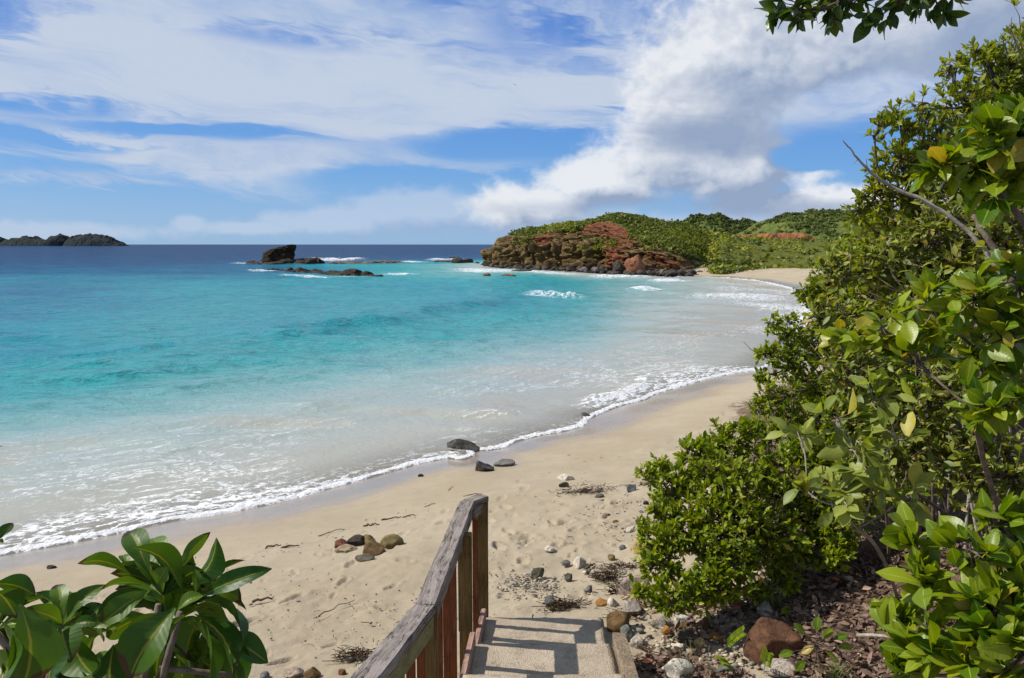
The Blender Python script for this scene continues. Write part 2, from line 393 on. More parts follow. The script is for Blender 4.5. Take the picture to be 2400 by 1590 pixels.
def crest(pts, height, width, fo=0.0, fow=1.0, seed=0, z=0.0):
    """a wave running along a line of picture points on the water"""
    pl = np.array([G(*p, z)[:2] for p in pts]); lo, hi = pl.min(0) - width * 4.5, pl.max(0) + width * 4.5
    K = np.nonzero((Xw > lo[0]) & (Xw < hi[0]) & (Yw > lo[1]) & (Yw < hi[1])); x, y = Xw[K], Yw[K]
    best = np.full(x.shape, 1e9); sg = np.zeros(x.shape); tt = np.zeros(x.shape); acc = 0
    tot = np.linalg.norm(np.diff(pl, axis=0), axis=1).sum()
    for a, b in zip(pl[:-1], pl[1:]):
        L = np.linalg.norm(b - a); e = (b - a) / L; rx, ry = x - a[0], y - a[1]
        t = np.clip(rx * e[0] + ry * e[1], 0, L); q = np.hypot(rx - t * e[0], ry - t * e[1]); k = q < best
        best[k] = q[k]; sg[k] = np.sign(rx * e[1] - ry * e[0])[k]; tt[k] = ((acc + t) / tot)[k]; acc += L
    q = best * sg + (fbm(P3(x / width / 1.5, y / width / 1.5, 9.), 3, seed) - .5) * width * .9    # + = towards the viewer
    env = np.sin(np.pi * np.clip(tt, .02, .98)) ** .6
    prof = np.where(q > 0, np.exp(-(q / (width * .45)) ** 2), np.exp(-(q / (width * 1.3)) ** 2)) * env * np.exp(-(np.maximum(best - 3 * width, 0) / width) ** 2)
    Zw[K] += height * prof * (.7 + .6 * fbm(P3(x / width * 2, y / width * 2), 3, seed + 1)); swell[K] = np.maximum(swell[K], prof * min(1, height * 2.2))
    if fo: foam[K] = np.maximum(foam[K], fo * env * np.exp(-((q - .15 * width) / (width * fow)) ** 2))
crest([(420, 830), (640, 812), (850, 775), (1000, 750), (1130, 722), (1260, 700)], .42, 3.2, 0, seed=3)
crest([(60, 905), (240, 895), (420, 872), (620, 850)], .22, 2.2, 0, seed=8)
crest([(1000, 742), (1200, 760), (1420, 752)], .16, 2.6, 0, seed=9)
crest([(1235, 694), (1290, 703), (1340, 706), (1390, 703)], .42, 1.4, .40, .9, seed=4)
crest([(1480, 688), (1505, 684), (1530, 680)], .32, 1.3, .75, .9, seed=5)
crest([(1540, 668), (1565, 664), (1590, 660)], .3, 1.6, .75, .9, seed=6)
crest([(1370, 655), (1450, 652), (1540, 655)], .25, 1.6, .6, 1, seed=7)
crest([(720, 616), (790, 612), (850, 613), (900, 614)], .75, 5, .85, .55, seed=21)
crest([(700, 609), (780, 606), (880, 607)], .6, 6, .5, .5, seed=22)
crest([(1000, 613), (1040, 610), (1090, 612)], .5, 4, .8, .6, seed=23)
crest([(900, 617), (960, 617), (1010, 618)], .3, 4, .7, .8, seed=24)
crest([(530, 618), (560, 619), (600, 620)], .15, 2, .6, 1, seed=25)
crest([(575, 637), (620, 638), (650, 640)], .1, 1.6, .6, 1, seed=26)
crest([(640, 646), (760, 654), (890, 652)], .08, 1.1, .55, 1, seed=27)
crest([(880, 648), (940, 646), (990, 648)], .1, 2, .5, 1.2, seed=28)
crest([(1150, 634), (1250, 640), (1330, 646), (1420, 651)], .12, 1.6, .5, 1, seed=29)
crest([(1070, 632), (1130, 636), (1190, 644)], .1, 3, .5, 1.4, seed=31)
# swash: small bores close to the edge
crest([(1000, 985), (1080, 980), (1180, 976), (1250, 968)], .07, .7, .25, .7, seed=41)
crest([(1330, 965), (1400, 950), (1480, 922), (1530, 900)], .12, .6, .62, .7, seed=42)
crest([(1440, 905), (1500, 895), (1545, 890)], .06, .6, .4, .8, seed=43)
crest([(0, 1190), (150, 1170), (350, 1120), (520, 1085)], .05, .6, .0, seed=44)
crest([(330, 1100), (420, 1072), (520, 1050)], .05, .5, .12, .6, seed=46)
crest([(1640, 715), (1740, 700), (1830, 696), (1890, 700)], .12, 3.0, .46, 1.3, seed=45)
crest([(1720, 725), (1800, 722), (1890, 735)], .08, 3.0, .44, 1.2, seed=47)
# waterline: the film of the last wave
sand_w = base_height(Xw, Yw, Sw)
Zw = np.where(d < 1.2, np.minimum(Zw, .035 + np.maximum(d, 0) * .12 + (Zw - .035) * sst(d, 0, 1.6)), Zw)
edge = .55 + wig
film = sand_w + .012 + .014 * np.exp(-(Sw / .12) ** 2)            # swash riding up to the traced edge
Zw = np.where(Sw > -.5, np.maximum(Zw, film) - np.clip(Sw - .02, 0, 1) * .6, Zw)
thick = Zw - sand_w
near = (d > -.4) & (Yw < 60)
shorefoam = np.exp(-((d - .03) / .07) ** 2) * 1.1
lace = np.exp(-np.maximum(d - .2, 0) / .9) * (-.06 + .36 * fbm(P3(Aw * .35, d * .3, 2.), 3, 33)) + .24 * sst(fbm(P3(Aw * .12, d * .22, 7.), 3, 34), .50, .66) * np.exp(-np.maximum(d - 1, 0) / 7)
px_t = np.clip((px_w - 200) / 900, 0, 1)
left_l = np.exp(-np.maximum(d, 0) / 1.6) * .03 * (1 - px_t)
rb = np.exp(-(((px_w - 1090) / 130) ** 2 + ((Yw - 16.0) / 1.8) ** 2)) * .14
foam = np.maximum(foam, np.where(Yw < 46, np.maximum(shorefoam, np.clip(lace + left_l + rb, 0, .62)), 0))
foam = np.maximum(foam, np.where((Yw >= 40) & (Yw < 104) & (Xw > 5), np.exp(-((d - .3) / .5) ** 2) * .45 + .30 * np.exp(-d / 9.) * fbm(P3(Xw / 3., Yw / 6.), 3, 35) * 1.6, 0))
# how deep the water looks: 0 bare sand .. 1 deep blue
de = d * (1 - .45 * sst(Xw, 1, 9) * sst(Yw, 22, 36))
cc = np.interp(de, [0, 2.5, 5, 8, 12, 18, 45, 80], [0, .07, .15, .30, .44, .55, .60, .63])
yn = Yw + (fbm(P3(Xw / 25, Yw / 12, 5.), 3, 50) - .5) * 34 - sst(px_w, 560, 1000) * 44
cc = np.where(Yw > 60, np.interp(yn, [66, 88, 118, 160, 260, 900], [0, .09, .20, .28, .34, .40]) * sst(Yw, 60, 80) + cc, cc)
cc = cc + .10 * sst(-Xw - .35 * Yw, 3, 14) * sst(Yw, 15, 24) * (1 - sst(Yw, 60, 90))
reef = np.exp(-(((px_w - 1080) / 170) ** 2 + ((Yw - 108) / 26) ** 2)) + np.exp(-(((px_w - 880) / 260) ** 2 + ((Yw - 148) / 22) ** 2))
cc = cc - .24 * np.clip(reef, 0, 1)
cc = cc + (fbm(P3(Xw / 4, Yw / 4, 1.), 3, 51) - .5) * .14 * sst(d, 2, 10) + swell * .06
murk = sst(fbm(P3(Xw / 2.2, Yw / 1.2, 8.), 3, 52), .45, .75) * np.exp(-np.maximum(d - 4, 0) / 6) * sst(d, 1, 3)
cc = cc - murk * .07
Fw = grid_faces(*Xw.shape); kp = ((Sw < .35) & ((Sw < .02) | (Yw < 60))).ravel()[Fw].all(1); Fw = Fw[kp]
used = np.unique(Fw); remap = np.zeros(Xw.size, np.int64); remap[used] = np.arange(len(used))
m_sea, g = mat('sea_water')
ps = g.pos(); cf = g.attr('deep'); fo = g.attr('foam'); th = g.attr('thick'); su = g.attr('along', 'Vector')
body = g.ramp(cf, [(0, (.315, .285, .225)), (.10, (.280, .312, .280)), (.20, (.215, .312, .298)), (.32, (.110, .275, .270)), (.46, (.026, .245, .250)), (.60, (.006, .200, .238)), (.74, (.006, .105, .175)), (.86, (.004, .052, .130)), (1, (.003, .026, .084))])
ax, ay, _ = g.xyz(su)
w1 = g.noise(ps, 5.5, 2, .6, .4); w2 = g.noise(g.vec(ax * .5, ay * 1.6, 0.0), 3.0, 4, .6); w3 = g.noise(ps, .8, 4, .65, .3); w4 = g.noise(ps, .16, 4, .65)
X, Y_, Z = g.xyz(ps)
far = g.ss(Y_, 25, 110)
hgt = w1 * .034 + w2 * .016 + w3 * .24 * g.ss(cf, .02, .4, .12, 1) + w4 * .9 * far
nw = g.bump(hgt, g.ss(cf, 0, .5, .55, .95), 1.0)
# lace of foam: thin irregular strands, closing up where foam is thick
rip = g.noise(g.vec(X * .55, Y_ * 1.5, 0.0), 2.2, 5, .68, .5)
body = g.mix(g.ss(rip * .65 + w3 * .35, .47, .60) * g.ss(cf, .16, .45) * .85, body, g.mix(1.0, body, (.30, .62, .66), 'MULTIPLY'))  # dark facets of waves without sky reflection, painted into the water colour
fv = g.vec(ax * 1.0 + (w3 - .5) * .8, ay * 2.1 + (w1 - .5) * .35, 0.0)
r1 = g.m('ABSOLUTE', g.noise(fv, 1.25, 6, .60, .7) - .5) * 2.0
r2 = g.m('ABSOLUTE', g.noise(fv, 3.4, 5, .60, .6) - .5) * 2.0
lace = g.ss(r1 * .6 + r2 * .7, .03, .34, 1, 0) 
fm = g.ss(lace + fo * 1.55 + (w1 - .5) * .3, 1.10, 1.50)
fnr = g.bump(w1 * .4 + lace * .4 + g.noise(ps, 2.5, 5, .7), .6, .12, nw)
fr = g.n('ShaderNodeFresnel'); fr.inputs[0].default_value = 1.33; g.put(fr.inputs[1], nw)
gls = g.n('ShaderNodeBsdfGlossy'); gls.inputs['Roughness'].default_value = .10; g.put(gls.inputs['Normal'], nw)
sea_b = g.mixs(g.m('MINIMUM', E(g, fr.outputs[0]) * 1.0, g.ss(Y_, 20, 120, .50, .22)), g.bsdf(body, .9, 0.0, nw), E(g, gls.outputs[0]))
tr = g.n('ShaderNodeBsdfTransparent'); tr.inputs[0].default_value = (.93, .93, .90, 1)
sea_s = g.mixs(g.ss(th, .01, .26, .45, 1.0), E(g, tr.outputs[0]), sea_b)
foam_s = g.bsdf((.66, .665, .665), .7, .2, fnr)
g.out(g.mixs(fm * .90, sea_s, foam_s))
V = np.stack((Xw.ravel(), Yw.ravel(), Zw.ravel()), -1)[used]
at = {'deep': np.clip(cc, 0, 1).ravel()[used], 'foam': np.clip(foam, 0, 1.6).ravel()[used], 'thick': thick.ravel()[used],
      'along': np.stack((np.where(Yw < 60, Aw, Xw).ravel(), np.where(Yw < 60, d, Yw * .35).ravel(), 0 * Aw.ravel()), -1)[used]}
link('sea', raw_mesh('sea', V, remap[Fw], at), m_sea, kind='structure')

# ------------------------------------------------------------------ rock and foliage materials
def rock_mat(name, c1, c2, c3, sc_=3.0, wet_line=None, rough=.85, speck=None, bumpd=.03):
    m, g = mat(name); ps = g.tc('Object')
    a = g.noise(ps, sc_, 5, .62); b = g.noise(ps, sc_ * 6, 4, .65); e = g.vor(g.vec(*[q + (a - .5) * .3 for q in g.xyz(ps)]), sc_ * 1.6, 'DISTANCE_TO_EDGE')
    c = g.mix(g.ss(a, .32, .68), c1, c2); c = g.mix(g.ss(b, .5, .72) * .7, c, c3)
    if speck: c = g.mix(g.ss(g.noise(ps, speck[0], 2, .5), .60, .68), c, speck[1])
    r = rough
    if wet_line is not None:
        _, _, z = g.xyz(g.pos()); wt = g.ss(z + (a - .5) * wet_line, wet_line * .25, wet_line, 1, 0)
        c = g.mix(wt, c, (.018, .015, .013)); r = g.ss(wt, 0, 1, rough, .35)
    g.out(g.bsdf(c, r, .12, g.bump(a * .6 + b * .5 - g.ss(e, 0, .06, .35, 0), .9, bumpd)))
    return m
def leaf_mat(name, c1, c2, c3=None, rib=(.30, .33, .06), trans=.35, rough=.42, brown=None, tcol=(1.35, 1.5, .35), spec=.4):
    """c1..c2 run from leaf to leaf, c3 a few odd leaves; lu = across / along the blade"""
    m, g = mat(name)
    r = g.m('FRACT', g.attr('rnd') + g.rand() * 1.0)
    la, ll, _ = g.xyz(g.attr('lu', 'Vector'))
    c = g.mix(r, c1, c2)
    if c3: c = g.mix(g.ss(r, .93, .97), c, c3)
    blot = g.noise(g.vec(la * 2.0 + r * 40.0, ll * 5.0, r * 9.0), 2.2, 3, .6)
    c = g.mix(g.ss(blot, .66, .74) * .7, c, g.mix(.6, c, (.16, .11, .02)))
    nn = g.noise(g.tc('Object'), 14.0, 3, .6)
    c = g.mix(g.ss(nn, .4, .75) * .35, c, g.mix(.5, c1, (.02, .05, .008)))
    ab = g.m('ABSOLUTE', la)
    if rib: c = g.mix(g.ss(ab, .035, .085, .8, 0), c, rib)
    vein = g.m('SINE', (ll - ab * .16) * 62.0)
    if brown:
        bt = g.ss(ll + ab * .10 + (nn - .5) * .35, 1.0 - brown, 1.03 - brown) * g.ss(g.m('FRACT', r * 7.3), .45, .5)
        c = g.mix(bt, c, (.050, .028, .018))
    nrm = g.bump(vein * .12 + nn * .8, .22, .003)
    b = g.bsdf(c, rough, spec, nrm)
    t = g.n('ShaderNodeBsdfTranslucent'); g.put(t.inputs[0], g.mix(1.0, c, tcol, 'MULTIPLY'))
    g.out(g.mixs(trans, b, E(g, t.outputs[0])))
    return m
def bark_mat(name, c1, c2):
    m, g = mat(name); ps = g.pos(); a = g.noise(ps, 22.0, 4, .65); b = g.noise(ps, 3.0, 3, .5)
    g.out(g.bsdf(g.mix(g.ss(a * .6 + b * .4, .35, .65), c1, c2), .9, .15, g.bump(a, .6, .006))); return m
m_bark = bark_mat('bark_brown', (.062, .045, .032), (.185, .150, .115))
m_bark_grey = bark_mat('bark_grey', (.16, .135, .11), (.34, .30, .25))

# leaf blade templates: across x, along y, folded along the midrib
def blade(secs, wid, fold=.35, curl=.15, cross=2, wave=0.0, seed=0):
    V, L = [], []
    for t, w_ in zip(secs, wid):
        for k in range(cross + 1):
            a = k / cross * 2 - 1; x = a * w_ * .5
            V.append((x, t, abs(x) * fold - curl * t * t + wave * math.sin(t * 9 + seed + a * 2) * abs(a))); L.append((a, t, 0))
    return np.array(V), grid_faces(len(secs), cross + 1), np.array(L)
def tri(F): return np.concatenate((F[:, [0, 1, 2]], F[:, [0, 2, 3]]))
def ov(t, p=.45): return np.sin(np.pi * np.clip(t, 0.0, 1.0) ** (math.log(.5) / math.log(p)))
_t = np.linspace(0, 1, 4)
SMALL = blade([0, .6, 1], [.06, .46, .05], .3, .12)                                # obovate, small
MED = blade(np.linspace(0, 1, 7), .04 + .48 * ov(np.linspace(0, 1, 7), .55), .28, .16, 2, .012)
MEDS = blade([0, .3, .68, 1], [.04, .44, .42, .04], .28, .16)
OVAL = blade(np.linspace(0, 1, 8), .05 + .48 * ov(np.linspace(0, 1, 8), .52), .22, .14, 4, .018)
LONG = blade(np.linspace(0, 1, 12), .05 + .36 * ov(np.linspace(0, 1, 12), .64) ** .8, .32, .18, 4, .014, 1)
QUAD = (np.array([(-.5, 0, .05), (.5, 0, .05), (.5, 1, -.05), (-.5, 1, -.05)]), np.array([[0, 1, 2, 3]]), np.array([(-1, 0, 0), (1, 0, 0), (1, 1, 0), (-1, 1, 0)]))
def frames(dirs, nrm):
    """rotation matrices (n,3,3), columns across / along / up"""
    y = dirs / (np.linalg.norm(dirs, axis=1, keepdims=True) + 1e-9)
    x = np.cross(y, nrm); x /= np.linalg.norm(x, axis=1, keepdims=True) + 1e-9
    z = np.cross(x, y); return np.stack((x, y, z), -1)
def leaves_mesh(name, tmpl, pos, R, size, rnd):
    V, F, L = tmpl; F = tri(F); n = len(pos)
    W = np.einsum('nij,vj->nvi', R, V) * size[:, None, None] + pos[:, None]
    FF = (F[None] + (np.arange(n) * len(V))[:, None, None]).reshape(-1, 3)
    return raw_mesh(name, W.reshape(-1, 3), FF, {'rnd': np.repeat(rnd, len(V)), 'lu': np.tile(L, (n, 1))})
def leaf_objects(tmpl_me, m, parent, pos, R, size, org, name='leaf'):
    for p, r, s in zip(pos, R, size):
        mw = Matrix(((*(r[0] * s), p[0] - org[0]), (*(r[1] * s), p[1] - org[1]), (*(r[2] * s), p[2] - org[2]), (0, 0, 0, 1)))
        o = bpy.data.objects.new(name, tmpl_me); C.objects.link(o); o.parent = parent; o.matrix_local = mw
_tm = {}
def tmpl_mesh(key, tmpl, m):
    k = (key, m.name)
    if k not in _tm:
        V, F, L = tmpl; me = raw_mesh('leaf', V, tri(F), {'lu': L}); me.materials.append(m); _tm[k] = me
    return _tm[k]

# ------------------------------------------------------------------ headland across the bay
ST = [  # picture x, y of the foot, y of the cliff edge, set-back of the edge (m), y of the crest, set-back of the crest (m)
    (1128, 622, 620, 1.5, 619, 4), (1140, 623, 606, 2, 604, 6), (1152, 625, 584, 2.5, 580, 8), (1168, 627, 560, 3, 553, 9), (1190, 629, 552, 3.5, 548, 11), (1225, 631, 556, 4, 534, 13),
    (1260, 632, 553, 4.5, 531, 15), (1300, 633, 545, 5.5, 523, 17), (1335, 635, 537, 7, 520, 19), (1370, 637, 530, 9, 518, 21), (1400, 640, 523, 11, 513, 23), (1430, 642, 521, 14, 500, 27),
    (1458, 644, 532, 15, 497, 30), (1485, 645, 556, 12, 500, 32), (1520, 646, 568, 9, 508, 33), (1560, 646, 578, 7, 516, 34), (1600, 646, 592, 5.5, 523, 34), (1632, 643, 606, 4.5, 532, 35),
    (1660, 640, 626, 4, 541, 36), (1700, 637, 630, 4, 547, 38), (1780, 636, 629, 4, 554, 40), (1880, 637, 629, 4, 557, 42), (2050, 645, 634, 4, 560, 46), (2300, 662, 648, 4, 562, 52)]
us = np.linspace(0, len(ST) - 1, 520); SA = np.array(ST, float)
col_ = np.stack([np.interp(us, np.arange(len(ST)), SA[:, k]) for k in range(6)], -1)
def gz(px): return .55 * float(sst(np.array(px), 1640, 1700))
foot = np.array([G(c[0], c[1], gz(c[0])) for c in col_])
edge_ = np.array([D(c[0], c[2], f[1] + c[3]) for c, f in zip(col_, foot)])
crest_ = np.array([D(c[0], c[4] + 5, f[1] + c[5]) for c, f in zip(col_, foot)])
inw = np.array((.72, .69, 0))
nv = 150; VV = np.zeros((520, nv, 3))
tv = np.linspace(0, 1, nv)
for i in range(520):
    f, e, c = foot[i], edge_[i], crest_[i]
    bk = c + inw * 26; bk[2] = max(c[2] * .25, .2); bk2 = c + inw * 55; bk2[2] = -1
    bench = e * .45 + f * .55; bench[2] = f[2] + (e[2] - f[2]) * .62
    key = np.array([f - inw * 1.0 - (0, 0, 1.6), f, bench, e, e * .5 + c * .5 + (0, 0, (c[2] - e[2]) * .2), c, bk, bk2])
    kt = [0, .05, .30, .52, .66, .82, .93, 1]
    VV[i] = np.stack([np.interp(tv, kt, key[:, k]) for k in range(3)], -1)
px_h = np.broadcast_to(col_[:, :1], (520, nv)); tvv = np.broadcast_to(tv, (520, nv))
cliff = sst(tvv, .02, .06) * (1 - sst(tvv, .50, .56)) * (1 - sst(px_h, 1640, 1668))
q = VV.reshape(-1, 3)
arc_ = np.concatenate(([0], np.cumsum(np.linalg.norm(np.diff(foot[:, :2], axis=0), axis=1))))[:, None] + 0 * tvv
zq = VV[..., 2]
def ridged(p, oc, seed): return 1 - np.abs(2 * fbm(p, oc, seed) - 1) ** .7
flute = ridged(P3(arc_ * .16 + zq * .03, zq * .05, 1.), 2, 5) * 1.2 + ridged(P3(arc_ * .55, zq * .16, 2.), 3, 15) * .6     # vertical ribs and clefts
blk = ridged(q * (.34, .34, .22), 4, 6).reshape(520, nv); fin = fbm(q * (1.7, 1.7, .6), 4, 7).reshape(520, nv); crack = ridged(q * (.8, .8, .22), 3, 8).reshape(520, nv)
lay = np.sin(zq * 2.2 + 3 * fbm(q * .12, 3, 9).reshape(520, nv)) * sst(px_h, 1380, 1470)
push = cliff * ((flute - 1.1) * 5.5 * (1 - .6 * sst(px_h, 1390, 1480)) + (blk - .6) * (1.6 + 3.0 * sst(px_h, 1380, 1480)) - sst(crack, .80, .97) * 1.3 + (fin - .5) * 1.6 + lay * .35) * (1 - .8 * sst(tvv, .44, .52)) * sst(px_h, 1132, 1160) + (1 - cliff) * (fin - .5) * .8
VV[..., 0] -= push * .80; VV[..., 1] -= push * .60; VV[..., 2] += cliff * (fin - .5) * .8
gul = np.exp(-((px_h - 1325) / 9) ** 2) * cliff; VV[..., 0] += gul * 2.2; VV[..., 1] += gul * 2.5         # dark gully
red = np.clip(np.exp(-((px_h - 1420) / 60) ** 2) * sst(tvv, .34, .44) + np.exp(-((px_h - 1300) / 14) ** 2) * sst(tvv, .22, .4) + np.exp(-((px_h - 1560) / 80) ** 2) * .62 * (1 - sst(tvv, .36, .46)) + np.exp(-((px_h - 1455) / 30) ** 2) * .8, 0, 1)
m_head, g = mat('headland_rock')
ps = g.pos(); rd = g.attr('red'); cl = g.attr('cliff'); X, Y_, Z = g.xyz(ps)
a = g.noise(ps, .45, 5, .65); b = g.noise(ps, 2.2, 4, .68); st_ = g.noise(g.vec(X * 1.2, Y_ * 1.2, Z * .25), 1.0, 4, .6)
c = g.mix(g.ss(st_, .34, .66), (.058, .036, .015), (.19, .125, .050))
c = g.mix(g.ss(a, .45, .7) * .6, c, (.115, .085, .028))
rc = g.mix(g.ss(b, .35, .7), (.125, .040, .018), (.265, .105, .048))
c = g.mix(g.ss(rd + (a - .5) * .6, .40, .72), c, rc)
c = g.mix(g.ss(b, .55, .70) * .7, c, (.040, .027, .017))
c = g.mix(g.ss(Z + (a - .5) * 1.8, .25, 1.3, 1, 0), c, (.030, .024, .019))
gn = g.mix(g.ss(b, .35, .65), (.045, .060, .008), (.12, .125, .018))
c = g.mix(g.ss(cl + (a - .5) * .5, .35, .6, 1, 0), c, gn)
g.out(g.bsdf(c, .92, .12, g.bump(a * .5 + b * .6, 1.0, .35)))
head = link('headland', raw_mesh('headland', VV.reshape(-1, 3), grid_faces(520, nv), {'red': red.ravel(), 'cliff': cliff.ravel()}), m_head, kind='structure')

m_scrub = leaf_mat('headland_scrub_leaves', (.048, .072, .007), (.26, .262, .020), (.28, .24, .04), None, .30, .55, tcol=(1.2, 1.3, .4), spec=.25)
def scrub(name, P, Rr, per, leaf, seed, label, cat, m=m_scrub, flat=.75):
    """mounds of small leaf faces over the points P"""
    r = np.random.default_rng(seed); n = len(P)
    dirs = r.normal(size=(n, per, 3)); dirs[..., 2] = np.abs(dirs[..., 2]) * 1.1 + .05; dirs /= np.linalg.norm(dirs, axis=-1, keepdims=True)
    rad = Rr[:, None, None] * (.6 + .45 * r.random((n, per, 1)))
    pos = (P[:, None] + dirs * rad * np.array((1, 1, flat))).reshape(-1, 3)
    nr = (dirs + r.normal(size=dirs.shape) * .55).reshape(-1, 3); dd = np.cross(nr, r.normal(size=nr.shape))
    R = frames(dd, nr); sz = leaf * r.uniform(.6, 1.35, len(pos)) * np.repeat(np.clip(Rr, .6, 1.4), per)
    big = sst(fbm(P * .10, 3, seed + 5), .35, .65)
    rnd = np.clip(np.repeat(r.random(n) * .45 + big * .40, per) + r.random(len(pos)) * .16, 0, .89)
    return link(name, leaves_mesh(name, QUAD, pos, R, sz, rnd), m, label=label, cat=cat, kind='stuff')
r = np.random.default_rng(77)
def pick(cond, n):
    idx = np.argwhere(cond); k = idx[r.integers(0, len(idx), n)]; i, j = k.T
    return VV[i, j] + r.normal(size=(n, 3)) * (.3, .3, .05), px_h[i, j], tvv[i, j]
P, pp, _ = pick((tvv > .50) & (tvv < .86) & (px_h > 1200) & (px_h < 1672) & ((tvv > .56) | (px_h > 1290)) & ~((px_h > 1372) & (px_h < 1475) & (tvv < .56)), 3600)
P2, _, _ = pick((tvv > .17) & (tvv < .36) & (px_h > 1395) & (px_h < 1462) & (np.abs(tvv - .24 - (px_h - 1395) * .0016) < .08), 150)      # green tongue below the red face
P3_, _, _ = pick((tvv > .36) & (tvv < .52) & (((px_h > 1205) & (px_h < 1290)) | ((px_h > 1500) & (px_h < 1660) & (tvv > .44))), 170)     # hanging over the edge
P4, _, _ = pick((tvv > .08) & (tvv < .5) & (px_h > 1300) & (px_h < 1650), 60)
PP = np.concatenate((P, P2, P3_, P4)); Rr = np.clip(r.lognormal(-.75, .45, len(PP)), .18, 1.35); Rr[len(P):] *= .75; PP[:, 2] -= .3 * Rr
scrub('headland_scrub', PP, Rr, 25, .28, 1, 'low green scrub covering the top of the rocky headland', 'scrub')
P, pp, tq = pick((tvv > .045) & (tvv < .88) & (px_h > 1650), 3600)
scrub('backshore_thicket', P - (0, 0, .4), np.clip(r.lognormal(-.6, .45, len(P)), .2, 1.5), 23, .29, 2, 'dense green thicket behind the far sandy beach', 'thicket')
m_grape = leaf_mat('thicket_round_leaves', (.055, .090, .010), (.20, .23, .045), None, None, .3, .4, tcol=(1.2, 1.3, .4))
P, pp, tq = pick((tvv > .045) & (tvv < .30) & (px_h > 1630) & (px_h < 2050), 420)
scrub('beach_fringe_shrubs', P, r.uniform(.3, .8, len(P)), 20, .27, 3, 'paler round-leaved shrubs along the foot of the far thicket', 'shrubs', m_grape)

# boulders at the headland's foot
m_rock_dark = rock_mat('wet_dark_rock', (.030, .026, .022), (.075, .062, .048), (.11, .085, .05), .9, 0.5, .7, bumpd=.08)
m_rock_grey = rock_mat('grey_shore_rock', (.075, .068, .062), (.17, .15, .135), (.06, .05, .045), 1.2, .6, .8, bumpd=.06)
m_rock_red = rock_mat('red_brown_rock', (.15, .062, .032), (.30, .135, .070), (.085, .045, .03), .8, .5, .85, bumpd=.10)
m_rock_tan = rock_mat('tan_rock', (.30, .165, .095), (.40, .24, .15), (.14, .08, .05), .8, None, .85, bumpd=.10)
def boulder(name, px, py, wpx, hpx, m, seed, label, cat='boulder', z=0.0, Y=None, deep=.8, sub=4, planes=9, grp=None, sink=.25, rz=None, **kw):
    p = G(px, py, z) if Y is None else D(px, py, Y)
    s = p[1] / FPX; hw, hh = wpx * s / 2, hpx * s
    V, F = rock(seed, (hw, hw * deep, hh / (2 - sink * 2) * 1.1), sub, planes, **kw)
    me = raw_mesh(name, V, F)
    return link(name, me, m, label=label, cat=cat, group=grp, loc=(p[0], p[1] + hw * deep * .6, p[2] + hh * .5 - sink * hh * .4))
for i, (px, py, w_, h_, m, lab) in enumerate([
    (1188, 630, 24, 14, m_rock_dark, 'black boulder at the sea foot of the headland tip'),
    (1285, 632, 52, 22, m_rock_dark, 'dark slab boulder below the dark gully in the headland'),
    (1345, 634, 30, 20, m_rock_grey, 'grey boulder heap under the olive part of the cliff'),
    (1368, 641, 28, 14, m_rock_grey, 'pale grey tilted slab lying at the cliff foot'),
    (1404, 644, 36, 18, m_rock_grey, 'large grey smooth boulder at the water below the cliff'),
    (1428, 643, 20, 16, m_rock_grey, 'upright grey boulder beside the large smooth one'),
    (1452, 645, 30, 34, m_rock_dark, 'tall dark boulder leaning on the red cliff foot'),
    (1492, 646, 46, 46, m_rock_red, 'tall cracked brown block at the front of the cliff'),
    (1530, 640, 36, 40, m_rock_red, 'red-brown block right of the tall cracked block'),
    (1553, 649, 28, 16, m_rock_grey, 'rounded grey boulder on the far sand by the rocks'),
    (1572, 640, 40, 30, m_rock_red, 'rusty boulder in the red rock pile near the far beach'),
    (1606, 640, 36, 20, m_rock_red, 'low rusty boulder at the end of the red rock pile'),
    (1636, 640, 26, 26, m_rock_red, 'red-brown boulder where the rocks meet the thicket'),
    (1600, 612, 50, 22, m_rock_red, 'rusty slab high in the red rock pile'),
    (1520, 578, 56, 26, m_rock_tan, 'pale tan layered outcrop above the red rock pile'),
    (1490, 590, 46, 24, m_rock_tan, 'tan cracked outcrop on the shoulder above the brown block'),
    (1556, 585, 24, 22, m_rock_tan, 'small tan outcrop right of the layered one'),
    (1455, 620, 40, 26, m_rock_tan, 'pinkish tilted slab in the middle of the cliff foot'),
    (1420, 622, 44, 22, m_rock_red, 'brown slab leaning left of the pinkish slab'),
    (1636, 640, 12, 7, m_rock_dark, 'small dark stone on the far sand by the red rocks'),
    (1620, 642, 9, 5, m_rock_dark, 'smallest dark stone on the far sand'),
    ]):
    Y = None
    if py < 630: Y = 110 + (640 - py) * .09 + (1560 - px) * .06
    boulder('boulder', px, py, w_ * 1.1, h_, m, 200 + i, lab, Y=Y, amp=.22, fine=.09, planes=13, cut=(.5, .85))
mb = MB(); r_ = np.random.default_rng(19)
for k in range(260):
    px = r_.uniform(1150, 1640); yb = np.interp(px, SA[:, 0], SA[:, 1]); p = G(px, yb + r_.uniform(-1, 5)); s_b = r_.uniform(.2, .75)
    V, F = rock(900 + k, (s_b, s_b, s_b * .7), 2, 8, (.5, .85), .2, 1.6, .05); mb.add(V + p + (0, r_.uniform(-.5, 1.5), r_.uniform(-.1, .5)), F)
link('shore_rubble', mb.mesh('shore_rubble'), m_rock_dark, label='dark wet rubble along the foot of the headland', cat='rubble', kind='stuff')
